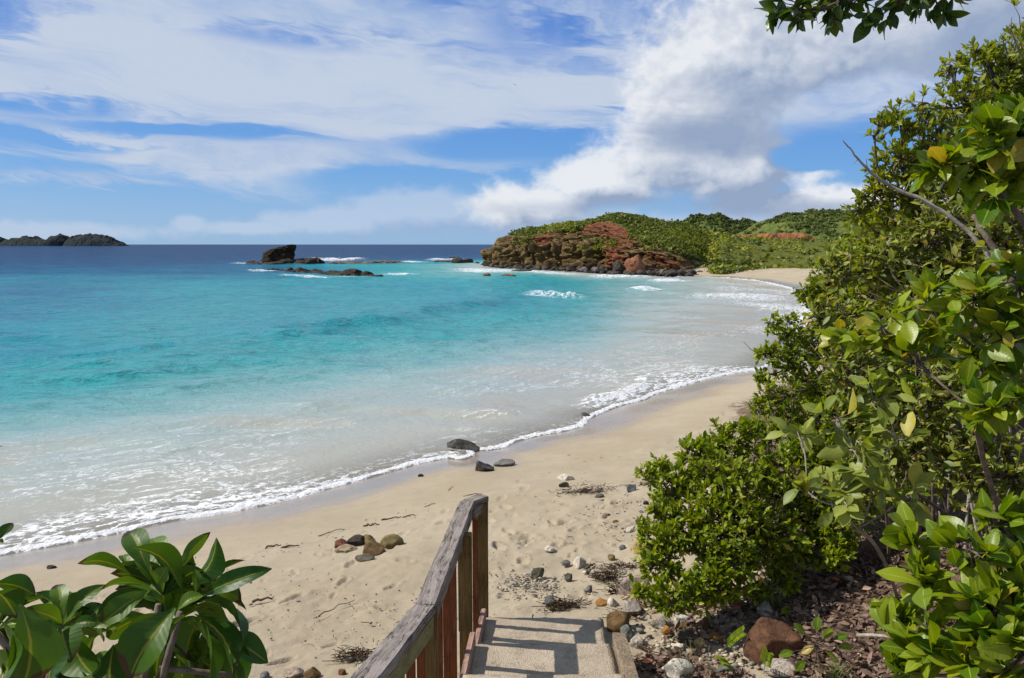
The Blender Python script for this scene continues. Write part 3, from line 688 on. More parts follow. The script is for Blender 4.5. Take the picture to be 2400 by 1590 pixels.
for i, (px, py, w_, h_, m, lab) in enumerate([
    (1118, 619, 12, 5, m_rock_dark, 'small dark rock off the headland tip'),
    (1140, 650, 20, 9, m_rock_red, 'brown rock awash off the headland'),
    (1195, 651, 42, 8, m_rock_red, 'long low reddish rock awash off the headland'),
    (1222, 640, 50, 8, m_rock_dark, 'dark ledge awash between headland and reddish rock'),
    (1075, 619, 36, 14, m_rock_dark, 'round black rock on the reef beside its twin'),
    (1098, 618, 26, 12, m_rock_dark, 'black rock on the reef next to the headland'),
    (1040, 618, 60, 7, m_rock_dark, 'flat dark reef ledge left of the black rocks'),
    (1060, 607, 14, 5, m_rock_dark, 'dark rock behind the surf on the reef'),
    ]):
    boulder('reef_rock', px, py, w_, h_, m, 240 + i, lab, 'rock', amp=.14, fine=.06, planes=7)

# ------------------------------------------------------------------ sea stack, reef ledges
ps_ = G(640, 621); s1 = ps_[1] / FPX
SIL = [(0, -46, 40), (6, -42, 39), (12, -38, 38), (20, -34, 38), (28, -33, 39), (34, -27, 40), (40, -12, 41), (45, 12, 41), (48, 26, 40), (49.5, 34, 39)]   # height, left and right edge (px)
hz = np.linspace(0, 1, 40); sa = np.array(SIL, float); na = 72; th = np.linspace(0, 2 * np.pi, na, endpoint=False)
zz = np.interp(hz * 9, np.arange(10), sa[:, 0]); lx = np.interp(hz * 9, np.arange(10), sa[:, 1]); rx = np.interp(hz * 9, np.arange(10), sa[:, 2])
cs, sn = np.sign(np.cos(th)) * np.abs(np.cos(th)) ** .75, np.sign(np.sin(th)) * np.abs(np.sin(th)) ** .75
V = np.stack(((lx + rx)[:, None] / 2 + (rx - lx)[:, None] / 2 * cs[None], np.broadcast_to(26 * sn[None] * (1 - .35 * hz[:, None]), (40, na)) + 8 * hz[:, None], np.broadcast_to(zz[:, None], (40, na))), -1)
dsp = (fbm(V / 11, 5, 4) - .5) * 12 + (fbm(V / 3, 3, 5) - .5) * 4.0
V[..., 0] += dsp * cs * .8; V[..., 1] += dsp * sn; V[..., 2] += (fbm(V / 6 + 30, 3, 6) - .5) * 4
V = np.concatenate((V.reshape(-1, 3), [(34, 8, 49)])) * s1; V[:, 2] -= .25
i_ = np.arange(40 * na).reshape(40, na); j_ = np.roll(i_, -1, 1)
F = np.concatenate((tri(np.stack((i_[:-1], j_[:-1], j_[1:], i_[1:]), -1).reshape(-1, 4)), np.stack((i_[-1], j_[-1], np.full(na, 40 * na)), -1)))
link('sea_stack', raw_mesh('sea_stack', V, F), rock_mat('sea_stack_rock', (.012, .009, .006), (.040, .028, .014), (.075, .052, .022), .5, .8, .9, bumpd=.15), label='dark leaning sea stack rising from the reef', cat='sea stack', loc=(ps_[0], ps_[1] + 3, 0))
def ledge(name, pts, m, seed, label):
    """a jagged line of reef rock along picture points (x, y, height px, width m)"""
    mb = MB(); r = np.random.default_rng(seed)
    for (x0, y0, h0, w0), (x1, y1, h1, w1_) in zip(pts[:-1], pts[1:]):
        n = max(2, int((x1 - x0) / 5))
        for k in range(n):
            t = (k + r.random() * .7) / n; p = G(x0 + (x1 - x0) * t, y0 + (y1 - y0) * t); s = p[1] / FPX; h = (h0 + (h1 - h0) * t) * s * r.uniform(.7, 1.6)
            ww = (w0 + (w1_ - w0) * t) * r.uniform(.6, 1.2)
            V, F = rock(seed * 50 + mb.n, (ww, ww * 1.1, h), 3, 10, (.5, .85), .30, 1.7, .16); V += p + (0, r.normal() * .5, h * .05); mb.add(V, F)
    return link(name, mb.mesh(name), m, label=label, cat='reef')
m_reef = rock_mat('reef_rock', (.014, .012, .010), (.042, .033, .023), (.12, .068, .032), .8, .35, .8, bumpd=.12)
m_reef_tan = rock_mat('reef_flat_rock', (.055, .045, .035), (.15, .115, .08), (.22, .16, .10), .5, .3, .8, bumpd=.1)
ledge('reef_ledge', [(632, 637, 5, .9), (700, 641, 10, 1.2), (770, 645, 9, 1.3), (800, 648, 7, 1.2), (835, 649, 15, 1.5), (865, 650, 9, 1.2), (892, 653, 4, .8)], m_reef, 7, 'jagged black reef ledge in the turquoise water before the sea stack')
ledge('reef_flat', [(588, 620, 6, 2.0), (640, 621, 5, 2.2), (700, 620, 10, 2.2), (745, 621, 11, 2.0)], m_reef, 8, 'dark reef rock around the foot of the sea stack')
ledge('reef_flat', [(770, 620, 3, 1.6), (800, 619, 6, 1.6), (860, 620, 5, 1.7), (900, 618, 6, 1.8), (960, 619, 3, 1.5)], m_reef_tan, 9, 'low brown reef flat behind which the surf breaks')

# ------------------------------------------------------------------ islets on the horizon
m_isl = rock_mat('islet_rock', (.007, .012, .018), (.018, .026, .028), (.012, .022, .014), .03, None, .9, bumpd=4.0)  # bluish tint of distant haze put into the rock colour
def islet(sil, yb, Yd, label, seed, deep=60):
    xs = np.array([p[0] for p in sil], float); ys = np.array([p[1] for p in sil], float); s = Yd / FPX
    u = np.linspace(xs[0], xs[-1], 140); top = np.interp(u, xs, ys); h = (yb - top) * s; n = 26; tv = np.linspace(-1, 1, n)
    cx = (xs[0] + xs[-1]) / 2; base = D(cx, yb, Yd)
    x = np.broadcast_to(((u - cx) * s)[:, None], (140, n)); half = deep * (.35 + .65 * np.sqrt(np.clip(1 - ((u - cx) / (xs[-1] - xs[0]) * 2) ** 2, 0, 1)))[:, None]
    y = tv[None] * half; pr = np.clip(1 - np.abs(tv) ** 3, 0, 1)[None]
    z = h[:, None] * pr * (1 + .0 * x) + (fbm(P3(x / 13, y / 13, seed * 1.), 5, seed, .6) - .5) * 15 * pr - 2 * (1 - pr)
    V = np.stack((x, y, z), -1).reshape(-1, 3)
    link('islet', raw_mesh('islet', V, grid_faces(140, n)), m_isl, label=label, cat='islet', loc=(base[0], base[1], 0))
islet([(-60, 570), (-30, 552), (-5, 556), (8, 563), (14, 574)], 577, 2050, 'sliver of islet cut by the picture edge', 41)
islet([(10, 575), (25, 562), (45, 559), (62, 556), (78, 557), (95, 561), (110, 562), (126, 565), (130, 555), (143, 551), (156, 555), (166, 563), (172, 574)], 577, 2000, 'low dark islet with a small round knob', 42)
islet([(160, 575), (168, 562), (182, 554), (205, 552), (225, 551), (245, 554), (258, 558), (272, 565), (284, 571), (296, 576)], 577, 1960, 'long flat-topped dark islet furthest from the picture edge', 43)

# ------------------------------------------------------------------ far hills
def hill(sil, yb, Yd, deep, m, seed, cliffx=None):
    xs = np.array([p[0] for p in sil], float); ys = np.array([p[1] for p in sil], float)
    u = np.linspace(xs[0], xs[-1], 200); top = np.interp(u, xs, ys); n = 70; tv = np.linspace(-1, 1, n); s = Yd / FPX
    Yp = Yd + deep; s = Yp / FPX; cx = (xs[0] + xs[-1]) / 2; base = D(cx, yb, Yp); h = (yb - top) * s
    x = np.broadcast_to(((u - cx) * s)[:, None], (200, n)); y = np.broadcast_to(tv[None] * deep, (200, n))
    pr = np.cos(tv * np.pi / 2)[None] ** .8
    h = h + 1.0
    z = h[:, None] * pr + (fbm(P3(x / 9, y / 9, seed * 1.), 4, seed) - .5) * s * 26 * np.sqrt(pr) + (base[2] - 1)
    cm = np.zeros_like(z)
    if cliffx:
        uu = np.broadcast_to(u[:, None], z.shape); hh = np.broadcast_to(h[:, None] * pr, z.shape); ch = np.interp(uu, *cliffx) * s
        inz = (np.broadcast_to(tv[None], z.shape) < .1)
        steep = sst(hh, ch * .15, ch * .75); k = inz & (ch > 0) & (hh < ch * 1.1)
        z = np.where(k, base[2] - 1 + ch * sst(hh / np.maximum(ch, 1e-6), .55, .80), z); cm = np.where(inz & (ch > .2) & (hh < ch * 1.0), 1.0, 0.0)
        fl = (fbm(P3(x / 3.0, y * .02, 3.), 3, seed + 3) - .5); y = y - cm * fl * 14 * sst(hh, 0, 3)
    V = np.stack((x, y, z), -1).reshape(-1, 3)
    o = link('hill', raw_mesh('hill', V, grid_faces(200, n), {'red': cm.ravel()}), m, kind='structure', loc=(base[0], base[1], 0))
    return V + (base[0], base[1], 0), cm.ravel()
m_hill, g = mat('hill_ground')
ps = g.pos(); a = g.noise(ps, .09, 5, .65); b = g.noise(ps, .5, 4, .65); X, Y_, Z = g.xyz(ps); fl = g.noise(g.vec(X * .35, Y_ * .35, Z * .03), 1.0, 4, .6)
c = g.mix(g.ss(b, .35, .65), (.045, .075, .018), (.12, .14, .03))
c = g.mix(g.ss(a, .58, .72) * .75, c, (.20, .125, .055))
c = g.mix(g.ss(g.attr('red') + (b - .5) * .5, .4, .6), c, g.mix(g.ss(fl, .35, .65), (.075, .034, .018), (.26, .115, .052)))
g.out(g.bsdf(c, .95, .08, g.bump(a + b, 1.0, 1.2)))
Va, ca = hill([(1560, 540), (1600, 526), (1630, 513), (1655, 507), (1690, 510), (1710, 519), (1740, 522), (1765, 533), (1790, 546), (1840, 560)], 575, 620, 70, m_hill, 61)
Vb, cb = hill([(1700, 566), (1745, 553), (1775, 540), (1800, 520), (1830, 507), (1870, 502), (1920, 499), (1970, 501), (2050, 503), (2150, 510), (2300, 525)], 585, 330, 60, m_hill, 62,
              cliffx=([1640, 1660, 1680, 1717, 1769, 1795, 1815, 1826, 1834, 2300], [0, 18, 30, 38, 41, 40, 32, 22, 0, 0]))
m_hveg = leaf_mat('hill_scrub_leaves', (.038, .062, .016), (.135, .150, .030), None, None, .25, .6, tcol=(1.2, 1.3, .4), spec=.2)
r = np.random.default_rng(6)
k = r.choice(np.nonzero((Va[:, 1] < 700) & (Va[:, 2] > 0))[0], 1500); scrub('hill_scrub', Va[k], r.uniform(.8, 2.2, len(k)), 12, .95, 9, 'bluish green scrub on the far pointed hill', 'scrub', m_hveg)
k = r.choice(np.nonzero((Vb[:, 1] < 400) & (cb < .5) & (Vb[:, 2] > 0) & ((fbm(Vb * .06, 3, 3) > .42) | (Vb[:, 2] > 14)))[0], 2000); scrub('hill_scrub', Vb[k], r.uniform(.5, 1.5, len(k)), 14, .6, 10, 'green scrub on the hill with the red cliff', 'scrub', m_hveg)

# ------------------------------------------------------------------ stairs
m_conc, g = mat('stair_concrete')
ps = g.pos(); a = g.noise(ps, 3.5, 5, .65); b = g.noise(ps, 45.0, 4, .7); s2 = g.vor(ps, 130.0, 'F1'); dk = g.noise(ps, 9.0, 4, .7)
c = g.mix(g.ss(a, .3, .7), (.31, .252, .185), (.39, .328, .248)); c = g.mix(g.ss(dk * .55 + b * .45, .48, .64) * .5, c, (.135, .106, .075)); c = g.mix(g.ss(s2, .10, .2, .28, 0), c, (.12, .10, .085))
g.out(g.bsdf(c, .95, .1, g.bump(b * .6 + s2 * .5 + dk, .8, .012)))
m_kerb, g = mat('kerb_concrete')
ps = g.pos(); b = g.noise(ps, 60.0, 4, .7); a = g.noise(ps, 7.0, 4, .6)
c = g.mix(g.ss(b, .35, .65), (.13, .098, .065), (.27, .21, .145)); c = g.mix(g.ss(a, .5, .7) * .6, c, (.10, .085, .06))
g.out(g.bsdf(c, .95, .1, g.bump(b, .9, .012)))
def slab(name, x0, x1, y0, y1, z0, z1, m, parent, seed, n=26, am=.008, skew=0.0):
    """cast block with uneven faces and worn edges"""
    bm = bmesh.new(); bmesh.ops.create_cube(bm, size=1); bmesh.ops.bevel(bm, geom=bm.edges[:], offset=.02, segments=2, affect='EDGES')
    bmesh.ops.subdivide_edges(bm, edges=[e for e in bm.edges if e.calc_length() > .3], cuts=n, use_grid_fill=True)
    V = np.array([v.co[:] for v in bm.verts]); V = (V + .5) * np.array((x1 - x0, y1 - y0, z1 - z0)) + np.array((x0, y0, z0))
    V[:, 0] += skew * (V[:, 1] - y1)
    V += (np.stack([fbm(V * 5 + 9 * k, 4, seed + k) for k in range(3)], -1) - .5) * 2 * am + (np.stack([fbm(V * 22 + 9 * k, 2, seed + 5 + k) for k in range(3)], -1) - .5) * am
    for v, c_ in zip(bm.verts, V): v.co = c_
    return link(name, bm_mesh(name, bm, True), m, parent)
st = empty('stairs', (0, 0, 0), 'worn concrete steps leading down to the sand', 'stairs')
zt = 1.06
slab('step', -.235, .725, 5.20, 5.97, .3, zt, m_conc, st, 1, skew=.02)
for k in range(7):
    slab('step', -.30 - .02 * k, .70, 5.24 - .72 * (k + 1), 5.24 - .72 * k - .004, .35, zt + .17 + .185 * k, m_conc, st, 3 + k, n=26 if k < 2 else 4)
slab('landing', -.5, .9, -2.5, .19, 1.0, 2.4, m_conc, st, 20, n=6)
for k in range(3): slab('kerb', .705, .795, 5.24 - 1.44 * (k + 1), 5.27 - 1.44 * k, .4, zt + .245 + .37 * k, m_kerb, st, 30 + k, n=22 if k == 0 else 6, am=.006)

# ------------------------------------------------------------------ wooden railing
def wood_mat(name, c1, c2, dark, grain=(38, 38, 2.2), rough=.85, crack=.5, axis='y'):
    m, g = mat(name); X, Y_, Z = g.xyz(g.tc('Object'))
    q = g.vec(X * 1.0, Y_ * (.06 if axis == 'y' else 1.0), Z * (.06 if axis == 'z' else 1.0))
    n1 = g.noise(q, 26.0, 6, .65, .6); n2 = g.noise(q, 90.0, 5, .7, .3); n3 = g.noise(g.tc('Object'), 5.0, 4, .6)
    wv = g.m('SINE', n1 * 34.0) * .5 + .5
    c = g.mix(wv * .55 + n2 * .3, c1, c2); c = g.mix(g.ss(n3, .45, .75) * .45, c, dark)
    cr = g.ss(g.m('ABSOLUTE', g.noise(q, 40.0, 3, .6, .8) - .5), .0, .03, 1, 0) * g.ss(n3, .40, .60) * crack
    c = g.mix(cr, c, (.02, .015, .012))
    g.out(g.bsdf(c, rough, .15, g.bump(n2 * .5 + wv * .25 - cr * .9, .8, .006))); return m
m_grey = wood_mat('weathered_grey_wood', (.140, .115, .100), (.305, .268, .240), (.09, .075, .062), crack=1.0)
m_post = wood_mat('olive_brown_wood', (.10, .062, .020), (.21, .145, .055), (.06, .04, .018), axis='z')
m_red = wood_mat('red_brown_wood', (.13, .040, .016), (.25, .092, .035), (.075, .028, .013), axis='z')
m_side = wood_mat('greenish_board', (.14, .135, .055), (.27, .25, .12), (.09, .10, .04))
m_pink = wood_mat('pinkish_board', (.26, .16, .12), (.38, .25, .20), (.15, .10, .08))
m_nail, g = mat('rusty_nail'); g.out(g.bsdf((.05, .025, .015), .7, .3))
rail = empty('railing', (-.3, 4.5, 1.2), 'weathered grey wooden handrail with brown balusters beside the steps', 'railing')
RO = Vector((-.3, 4.5, 1.2))
def beam(name, a, b, wd, ht, m, axis='y', bev=.006, n=14, warp=.002, cut=None, roll=0):
    """a board from a to b (points on its centre line); y runs along it (z for uprights)"""
    a, b = Vector(a), Vector(b); L = (b - a).length; d = (b - a).normalized()
    bm = bmesh.new(); bmesh.ops.create_cube(bm, size=1)
    bmesh.ops.scale(bm, vec=(wd, L, ht), verts=bm.verts)
    bmesh.ops.bevel(bm, geom=bm.edges[:], offset=bev, segments=2, affect='EDGES')
    bmesh.ops.subdivide_edges(bm, edges=[e for e in bm.edges if e.calc_length() > L * .5], cuts=n, use_grid_fill=True)
    sd = random.random() * 50
    for v in bm.verts:
        p = np.array(v.co) * (4, 3, 4) + sd; o = (fbm(np.stack((p, p + 7, p + 13)), 3, 3) - .5) * 2 * warp; v.co += Vector((o[0], 0, o[2]))
        if cut: v.co.y += cut(v.co, L)
    if axis == 'z': bmesh.ops.rotate(bm, cent=(0, 0, 0), matrix=Matrix.Rotation(math.pi / 2, 3, 'X'), verts=bm.verts)
    me = bm_mesh(name, bm); x = d.cross(Vector((0, 0, 1)))
    if axis == 'z':
        x = Vector((1, 0, 0)); z = d if d.z > 0 else -d; y = z.cross(x).normalized(); x = y.cross(z)
    else:
        x.normalize(); y = d; z = x.cross(y)
    M = Matrix((x, y, z)).transposed().to_4x4(); M.translation = (a + b) / 2 - RO
    return link(name, me, m, rail, mw=M)
# centre line of the cap: end, bend, joint, upper end
R0, R1, R2, R3 = Vector(D(1128, 1169, 6.02)), Vector(D(1094, 1182, 5.88)), Vector(D(996, 1427, 4.02)), Vector(D(864, 1590, 2.90))
R4 = R3 + (R3 - R2) * 1.3
capw, caph = .116, .046
beam('handrail', R1 + (R1 - R2).normalized() * .02, R2 + (R1 - R2).normalized() * .002, capw, caph, m_grey, n=30)
beam('handrail', R2 - (R2 - R3).normalized() * .002, R4, capw, caph, m_grey, n=30)
beam('handrail', R0 + (R0 - R1).normalized() * .035, R1 + (R0 - R1).normalized() * .01 + Vector((0, .012, -.001)), capw * .9, caph, m_grey, n=6)
dn = Vector((0, 0, -1))
def under(a, b, off, drop): return a + Vector((off, 0, -drop)), b + Vector((off, 0, -drop))
beam('side_board', *under(R2 + (R2 - R1).normalized() * .02, R4, capw * .5 - .022, .078), .030, .105, m_side, n=12)
beam('side_board', *under(R1, R2 + (R1 - R2).normalized() * .02, capw * .5 - .026, .070), .030, .090, m_grey, n=12)
beam('side_board', R0 + Vector((.02, .0, -.066)), R1 + Vector((.045, -.03, -.066)), .030, .085, m_grey, n=6)
def step_z(y): return zt if y > 5.24 else zt + .17 + .185 * int((5.24 - y) / .72)
def line(y):
    for p, q in ((R1, R2), (R2, R4)):
        if y >= q.y: t = (y - p.y) / (q.y - p.y); return p + (q - p) * t
    return R4
def upright(name, x, y, ztop, w_, dp, m, zb=None, lean=0.0):
    zb = step_z(y) - .30 if zb is None else zb
    o = beam(name, (x, y, zb), (x + lean, y, ztop), w_, dp, m, 'z', bev=.004, n=8, warp=.003); return o
upright('post', R0.x + .012, R0.y - .005, R0.z - .026, .082, .082, m_post, zb=.75)
pl = line(5.28); upright('post', pl.x + .062, 5.28, pl.z - .028, .088, .088, m_post, zb=.8)
pl = line(4.10); upright('post', pl.x + .012, 4.08, pl.z - .03, .085, .085, m_post, zb=1.0)
pl = line(2.95); upright('post', pl.x + .010, 2.95, pl.z - .03, .085, .085, m_post, zb=1.2)
for y in (5.64,): pl = line(y); upright('baluster', pl.x + .060 + (.03 if y > 5.6 else 0), y, pl.z - .03, .040, .055, m_red)
for y in (4.94, 4.64, 4.34): pl = line(y); upright('baluster', pl.x + .022, y, pl.z - .03, .042, .05, m_red)
for y in (3.86, 3.62, 3.38, 3.16, 2.7, 2.45): pl = line(y); upright('baluster', pl.x + .008, y, pl.z - .04, .042, .05, m_red)
pl = line(5.9); upright('baluster', pl.x - .055, 5.86, R1.z + .0, .03, .05, m_post, zb=1.0)
for k, (y, o_) in enumerate(((5.30, .02), (4.95, -.03), (4.62, .03), (4.12, .0), (4.00, .035), (3.6, -.02), (3.2, .03))):
    pl = line(y); mb_ = MB(); V_, F_ = ico(2); mb_.add(V_ * (.0045, .0045, .0022), F_); link('nail', mb_.mesh('nail'), m_nail, rail, loc=(pl.x + o_ - RO.x, y - RO.y, pl.z + caph * .5 - RO.z))
pa = line(5.20); pb = line(3.9)
beam('bottom_board', (pa.x + .12, 5.19, step_z(5.1) + .055), (pb.x + .125, 3.9, step_z(5.1) + .055), .040, .10, m_pink, n=8)
beam('bottom_board', (R0.x + .02, 5.93, zt + .05), (R0.x - .02, 5.36, zt + .05), .040, .08, m_pink, n=6)

# ------------------------------------------------------------------ stones on the sand
def smat(n, c, v=.6, sc_=9., spk=None, rough=.8):
    c = np.array(c); return rock_mat(n, tuple(c * v), tuple(c * 1.15), tuple(c * .55), sc_, None, rough, spk, .012)
M = {'olive': smat('stone_olive', (.19, .150, .060)), 'brown': smat('stone_brown', (.15, .092, .040)), 'dark': smat('stone_dark', (.055, .045, .034)), 'red': smat('stone_reddish', (.16, .065, .035)),
     'tan': smat('stone_tan', (.31, .235, .145)), 'green': smat('stone_greenish', (.115, .105, .072)), 'white': smat('stone_white', (.58, .52, .42), .8), 'grey': smat('stone_grey', (.16, .155, .14)),
     'blue': smat('stone_blue_grey', (.15, .15, .142)), 'pink': smat('stone_pinkish', (.38, .30, .235)), 'yellow': smat('stone_yellow', (.52, .40, .15)), 'orange': smat('stone_orange', (.34, .165, .045)),
     'teal': smat('stone_teal_grey', (.16, .168, .148)), 'granite': smat('stone_speckled', (.36, .31, .255), .75, 14., (55.0, (.06, .055, .05))), 'chalk': smat('stone_pitted_white', (.50, .465, .40), .75, 12., (40.0, (.10, .09, .08))),
     'rust': smat('stone_rust_brown', (.125, .062, .034), .55, 7.), 'wet': rock_mat('stone_wet', (.022, .020, .018), (.085, .076, .062), (.14, .12, .09), 6., None, .40, None, .03)}
STONES = [  # x, y of the foot, width, height (picture px), material, angular?, label
    (916, 1283, 54, 30, 'olive', 0, 'smooth rounded olive boulder at the right end of the sand rock cluster'),
    (872, 1300, 56, 30, 'brown', 0, 'brown oblong boulder at the front of the sand rock cluster'),
    (862, 1276, 36, 22, 'olive', 0, 'dark olive round stone at the back of the sand rock cluster'),
    (832, 1281, 46, 25, 'dark', 1, 'dark brown slab leaning at the back of the sand rock cluster'),
    (798, 1284, 42, 17, 'red', 1, 'reddish brown chunk at the left end of the sand rock cluster'),
    (806, 1295, 54, 12, 'tan', 1, 'flat tan stone half buried in front of the reddish chunk'),
    (854, 1316, 48, 15, 'green', 0, 'flat greenish stone below the sand rock cluster'),
    (1082, 1064, 90, 30, 'wet', 1, 'wet grey rock washed over at the water edge'),
    (1066, 1068, 34, 15, 'wet', 0, 'small black wet stone leaning on the washed rock'),
    (1132, 1104, 52, 26, 'wet', 1, 'crumbly dark rock on the wet sand'),
    (1181, 1092, 50, 14, 'grey', 1, 'flat end of rock showing through the sand beside the crumbly rock'),
    (1369, 981, 30, 14, 'wet', 0, 'small black rock standing in the swash farther along'),
    (985, 1117, 17, 6, 'dark', 1, 'tiny dark chip lying alone on the wet sand'),
    (117, 1332, 22, 9, 'dark', 0, 'single dark pebble on the smooth sand above the big leaves'),
    (1330, 1127, 44, 13, 'white', 1, 'flat white stone farthest up the dry sand'),
    (1323, 1144, 27, 12, 'dark', 1, 'dark brown stone just below the flat white stone'),
    (1406, 1156, 21, 11, 'grey', 0, 'grey-green pebble at the seaweed heap'),
    (1406, 1168, 23, 10, 'green', 0, 'dark green pebble below the seaweed heap'),
    (1482, 1155, 34, 22, 'blue', 1, 'bluish wedge of rock near the shrub edge'),
    (1497, 1141, 20, 13, 'pink', 0, 'pale pink pebble above the bluish wedge'),
    (1518, 1138, 30, 13, 'tan', 0, 'tan stone half under the shrub edge by the pink pebble'),
    (1515, 1181, 13, 8, 'dark', 0, 'dark pebble below the bluish wedge'),
    (1505, 1205, 15, 9, 'blue', 0, 'small blue-grey pebble near the low shrub'),
    (1445, 1228, 18, 8, 'brown', 0, 'flat brown pebble on open sand'),
    (1478, 1246, 22, 10, 'white', 0, 'white pebble near the low shrub'),
    (1288, 1291, 26, 9, 'white', 0, 'oval white pebble beside a footprint'),
    (1460, 1288, 18, 10, 'blue', 0, 'gray-blue pebble left of the yellow boulder'),
    (1506, 1300, 44, 46, 'yellow', 0, 'yellow boulder peeping from the low shrub'),
    (1486, 1292, 16, 10, 'pink', 0, 'pinkish pebble at the foot of the yellow boulder'),
    (1434, 1311, 19, 11, 'olive', 0, 'round olive pebble between twigs'),
    (1358, 1330, 44, 28, 'white', 1, 'craggy white stone with driftwood against it'),
    (1260, 1354, 34, 27, 'green', 1, 'grey-green angular chunk on the sand'),
    (1326, 1323, 22, 9, 'grey', 0, 'flat gray pebble left of the craggy white stone'),
    (1332, 1359, 21, 19, 'green', 1, 'little pyramid-shaped dark stone'),
    (1381, 1386, 23, 16, 'blue', 1, 'blue-grey pointed stone right of the pyramid stone'),
    (1289, 1415, 28, 24, 'blue', 1, 'square grey stone beside the seaweed at the stair foot'),
    (1378, 1342, 12, 8, 'blue', 0, 'tiny blue pebble beside a white one'),
    (1371, 1344, 10, 6, 'white', 0, 'tiny white pebble beside a blue one'),
    (1488, 1392, 92, 40, 'pink', 0, 'large pale slab half buried beside the low shrub'),
    (1415, 1420, 34, 15, 'orange', 0, 'orange oblong stone near the stair foot'),
    (1440, 1424, 30, 22, 'white', 1, 'white angular stone right of the orange oblong stone'),
    (1452, 1478, 66, 44, 'brown', 0, 'speckled brown boulder at the corner of the lowest step'),
    (1472, 1498, 36, 34, 'teal', 0, 'smooth teal-grey stone in front of the speckled boulder'),
    (1447, 1478, 18, 16, 'red', 0, 'small red stone between step and teal-grey stone'),
    (1482, 1444, 64, 24, 'granite', 1, 'pinkish speckled flat rock behind the speckled boulder'),
    (1552, 1474, 64, 26, 'granite', 1, 'crumbly pale rock under the low shrub'),
    (1606, 1464, 50, 22, 'chalk', 1, 'grey pitted rock at the low shrub edge'),
    (1567, 1492, 28, 24, 'orange', 1, 'orange-brown block among the bank stones'),
    (1611, 1478, 42, 16, 'brown', 1, 'long brown stone above the greenish bank stone'),
    (1652, 1484, 34, 36, 'brown', 1, 'tall brown stone leaning on the bank'),
    (1610, 1502, 44, 22, 'green', 0, 'grayish green stone in the middle of the bank stones'),
    (1682, 1500, 46, 11, 'orange', 1, 'flat orange stone right of the greenish bank stone'),
    (1640, 1518, 36, 20, 'yellow', 1, 'yellow crumbly stone below the bank stones'),
    (1593, 1524, 38, 15, 'white', 1, 'white flat stone in the sand below the bank stones'),
    (1603, 1540, 26, 10, 'pink', 1, 'pale pink chip below the white flat stone'),
    (1822, 1548, 128, 96, 'rust', 0, 'big rust-brown boulder on the leaf litter'),
    (1800, 1446, 66, 26, 'chalk', 1, 'grey-white pitted rock behind the big rust-brown boulder'),
    (1594, 1592, 76, 42, 'chalk', 0, 'white black-speckled boulder at the bottom of the bank'),
    (1838, 1580, 90, 26, 'granite', 1, 'broken granite slab in front of the big rust-brown boulder'),
    (1500, 1516, 44, 20, 'granite', 1, 'pale speckled stone beside the kerb'),
    (1940, 1340, 60, 22, 'chalk', 1, 'pale streaked rock deep under the shrubs'),
    (1830, 1345, 60, 26, 'grey', 1, 'grey rock in the shade under the low shrub'),
    (1880, 1352, 44, 20, 'teal', 0, 'rounded grey-green rock in the shade beside the grey one'),
    (728, 1590, 42, 22, 'brown', 0, 'brown stone at the bottom edge beside the handrail'),
    (800, 1580, 20, 11, 'red', 0, 'small reddish stone left of the handrail'),
    (684, 1588, 46, 22, 'pink', 1, 'pinkish broken stone at the bottom edge'),
    (618, 1590, 26, 14, 'blue', 0, 'blue-grey pebble at the bottom edge by the big leaves'),
    (820, 1548, 22, 10, 'grey', 0, 'gray pebble beside the lone seaweed tuft'),
]
for i, (px, py, w_, h_, mk, angl, lab) in enumerate(STONES):
    p = GH(px, py); dpt = p[1] * CP + (CZ - p[2]) * SP; s = dpt / FPX; hw, hh = w_ * s / 2, h_ * s * 1.02
    if angl: V, F = rock(500 + i, (hw * 1.05, hw * .85, hh * .85), 4, 13, (.5, .82), .2, 1.7, .07)
    else: V, F = rock(500 + i, (hw * 1.04, hw * .82, hh * .72), 4, 8, (.66, .93), .16, 1.4, .035)
    big = w_ > 26
    o = link('boulder' if w_ > 40 else ('stone' if w_ > 20 else 'pebble'), raw_mesh('stone', V, F), M[mk], label=lab, cat='boulder' if w_ > 40 else ('stone' if w_ > 20 else 'pebble'), loc=(p[0], p[1] + hw * .55, p[2] + hh * .14))
    o.rotation_euler = (0, random.uniform(-.12, .12), random.uniform(-.5, .5))

# gravel: too small to count
mb = MB(); r = np.random.default_rng(15); V0, F0 = ico(1)
areas = [(1240, 1370, 60, 22, 260, .8), (1400, 1165, 70, 26, 150, 1), (1480, 1200, 55, 60, 150, 1), (1500, 1430, 60, 25, 90, 1.1), (1600, 1490, 90, 40, 240, 1.1), (1750, 1470, 120, 50, 130, 1.1), (1650, 1560, 120, 25, 120, 1.2), (1000, 1380, 420, 150, 190, .6), (800, 1400, 350, 130, 120, .6)]
for (ax_, ay_, rx, ry, n, sz) in areas:
    for _ in range(n):
        px, py = r.normal(ax_, rx * .6), r.normal(ay_, ry * .6)
        if py > 1585 or py < 1090: continue
        p = GH(px, py); s = r.uniform(.006, .02) * sz * (1.8 if r.random() < .06 else 1)
        mb.add((V0 + r.normal(size=V0.shape) * .12) * (s, s * .8, s * .55) + p + (0, 0, s * .2), F0, rnd=np.full(len(V0), r.random()))
m_grv, g = mat('gravel'); rr = g.attr('rnd')
g.out(g.bsdf(g.ramp(rr, [(0, (.42, .37, .29)), (.3, (.26, .20, .13)), (.55, (.15, .14, .125)), (.8, (.09, .07, .05)), (1, (.33, .24, .15))], 'CONSTANT'), .85, .2))
link('gravel', mb.mesh('gravel'), m_grv, label='loose small gravel and shell bits scattered on the dry sand', cat='gravel', kind='stuff')

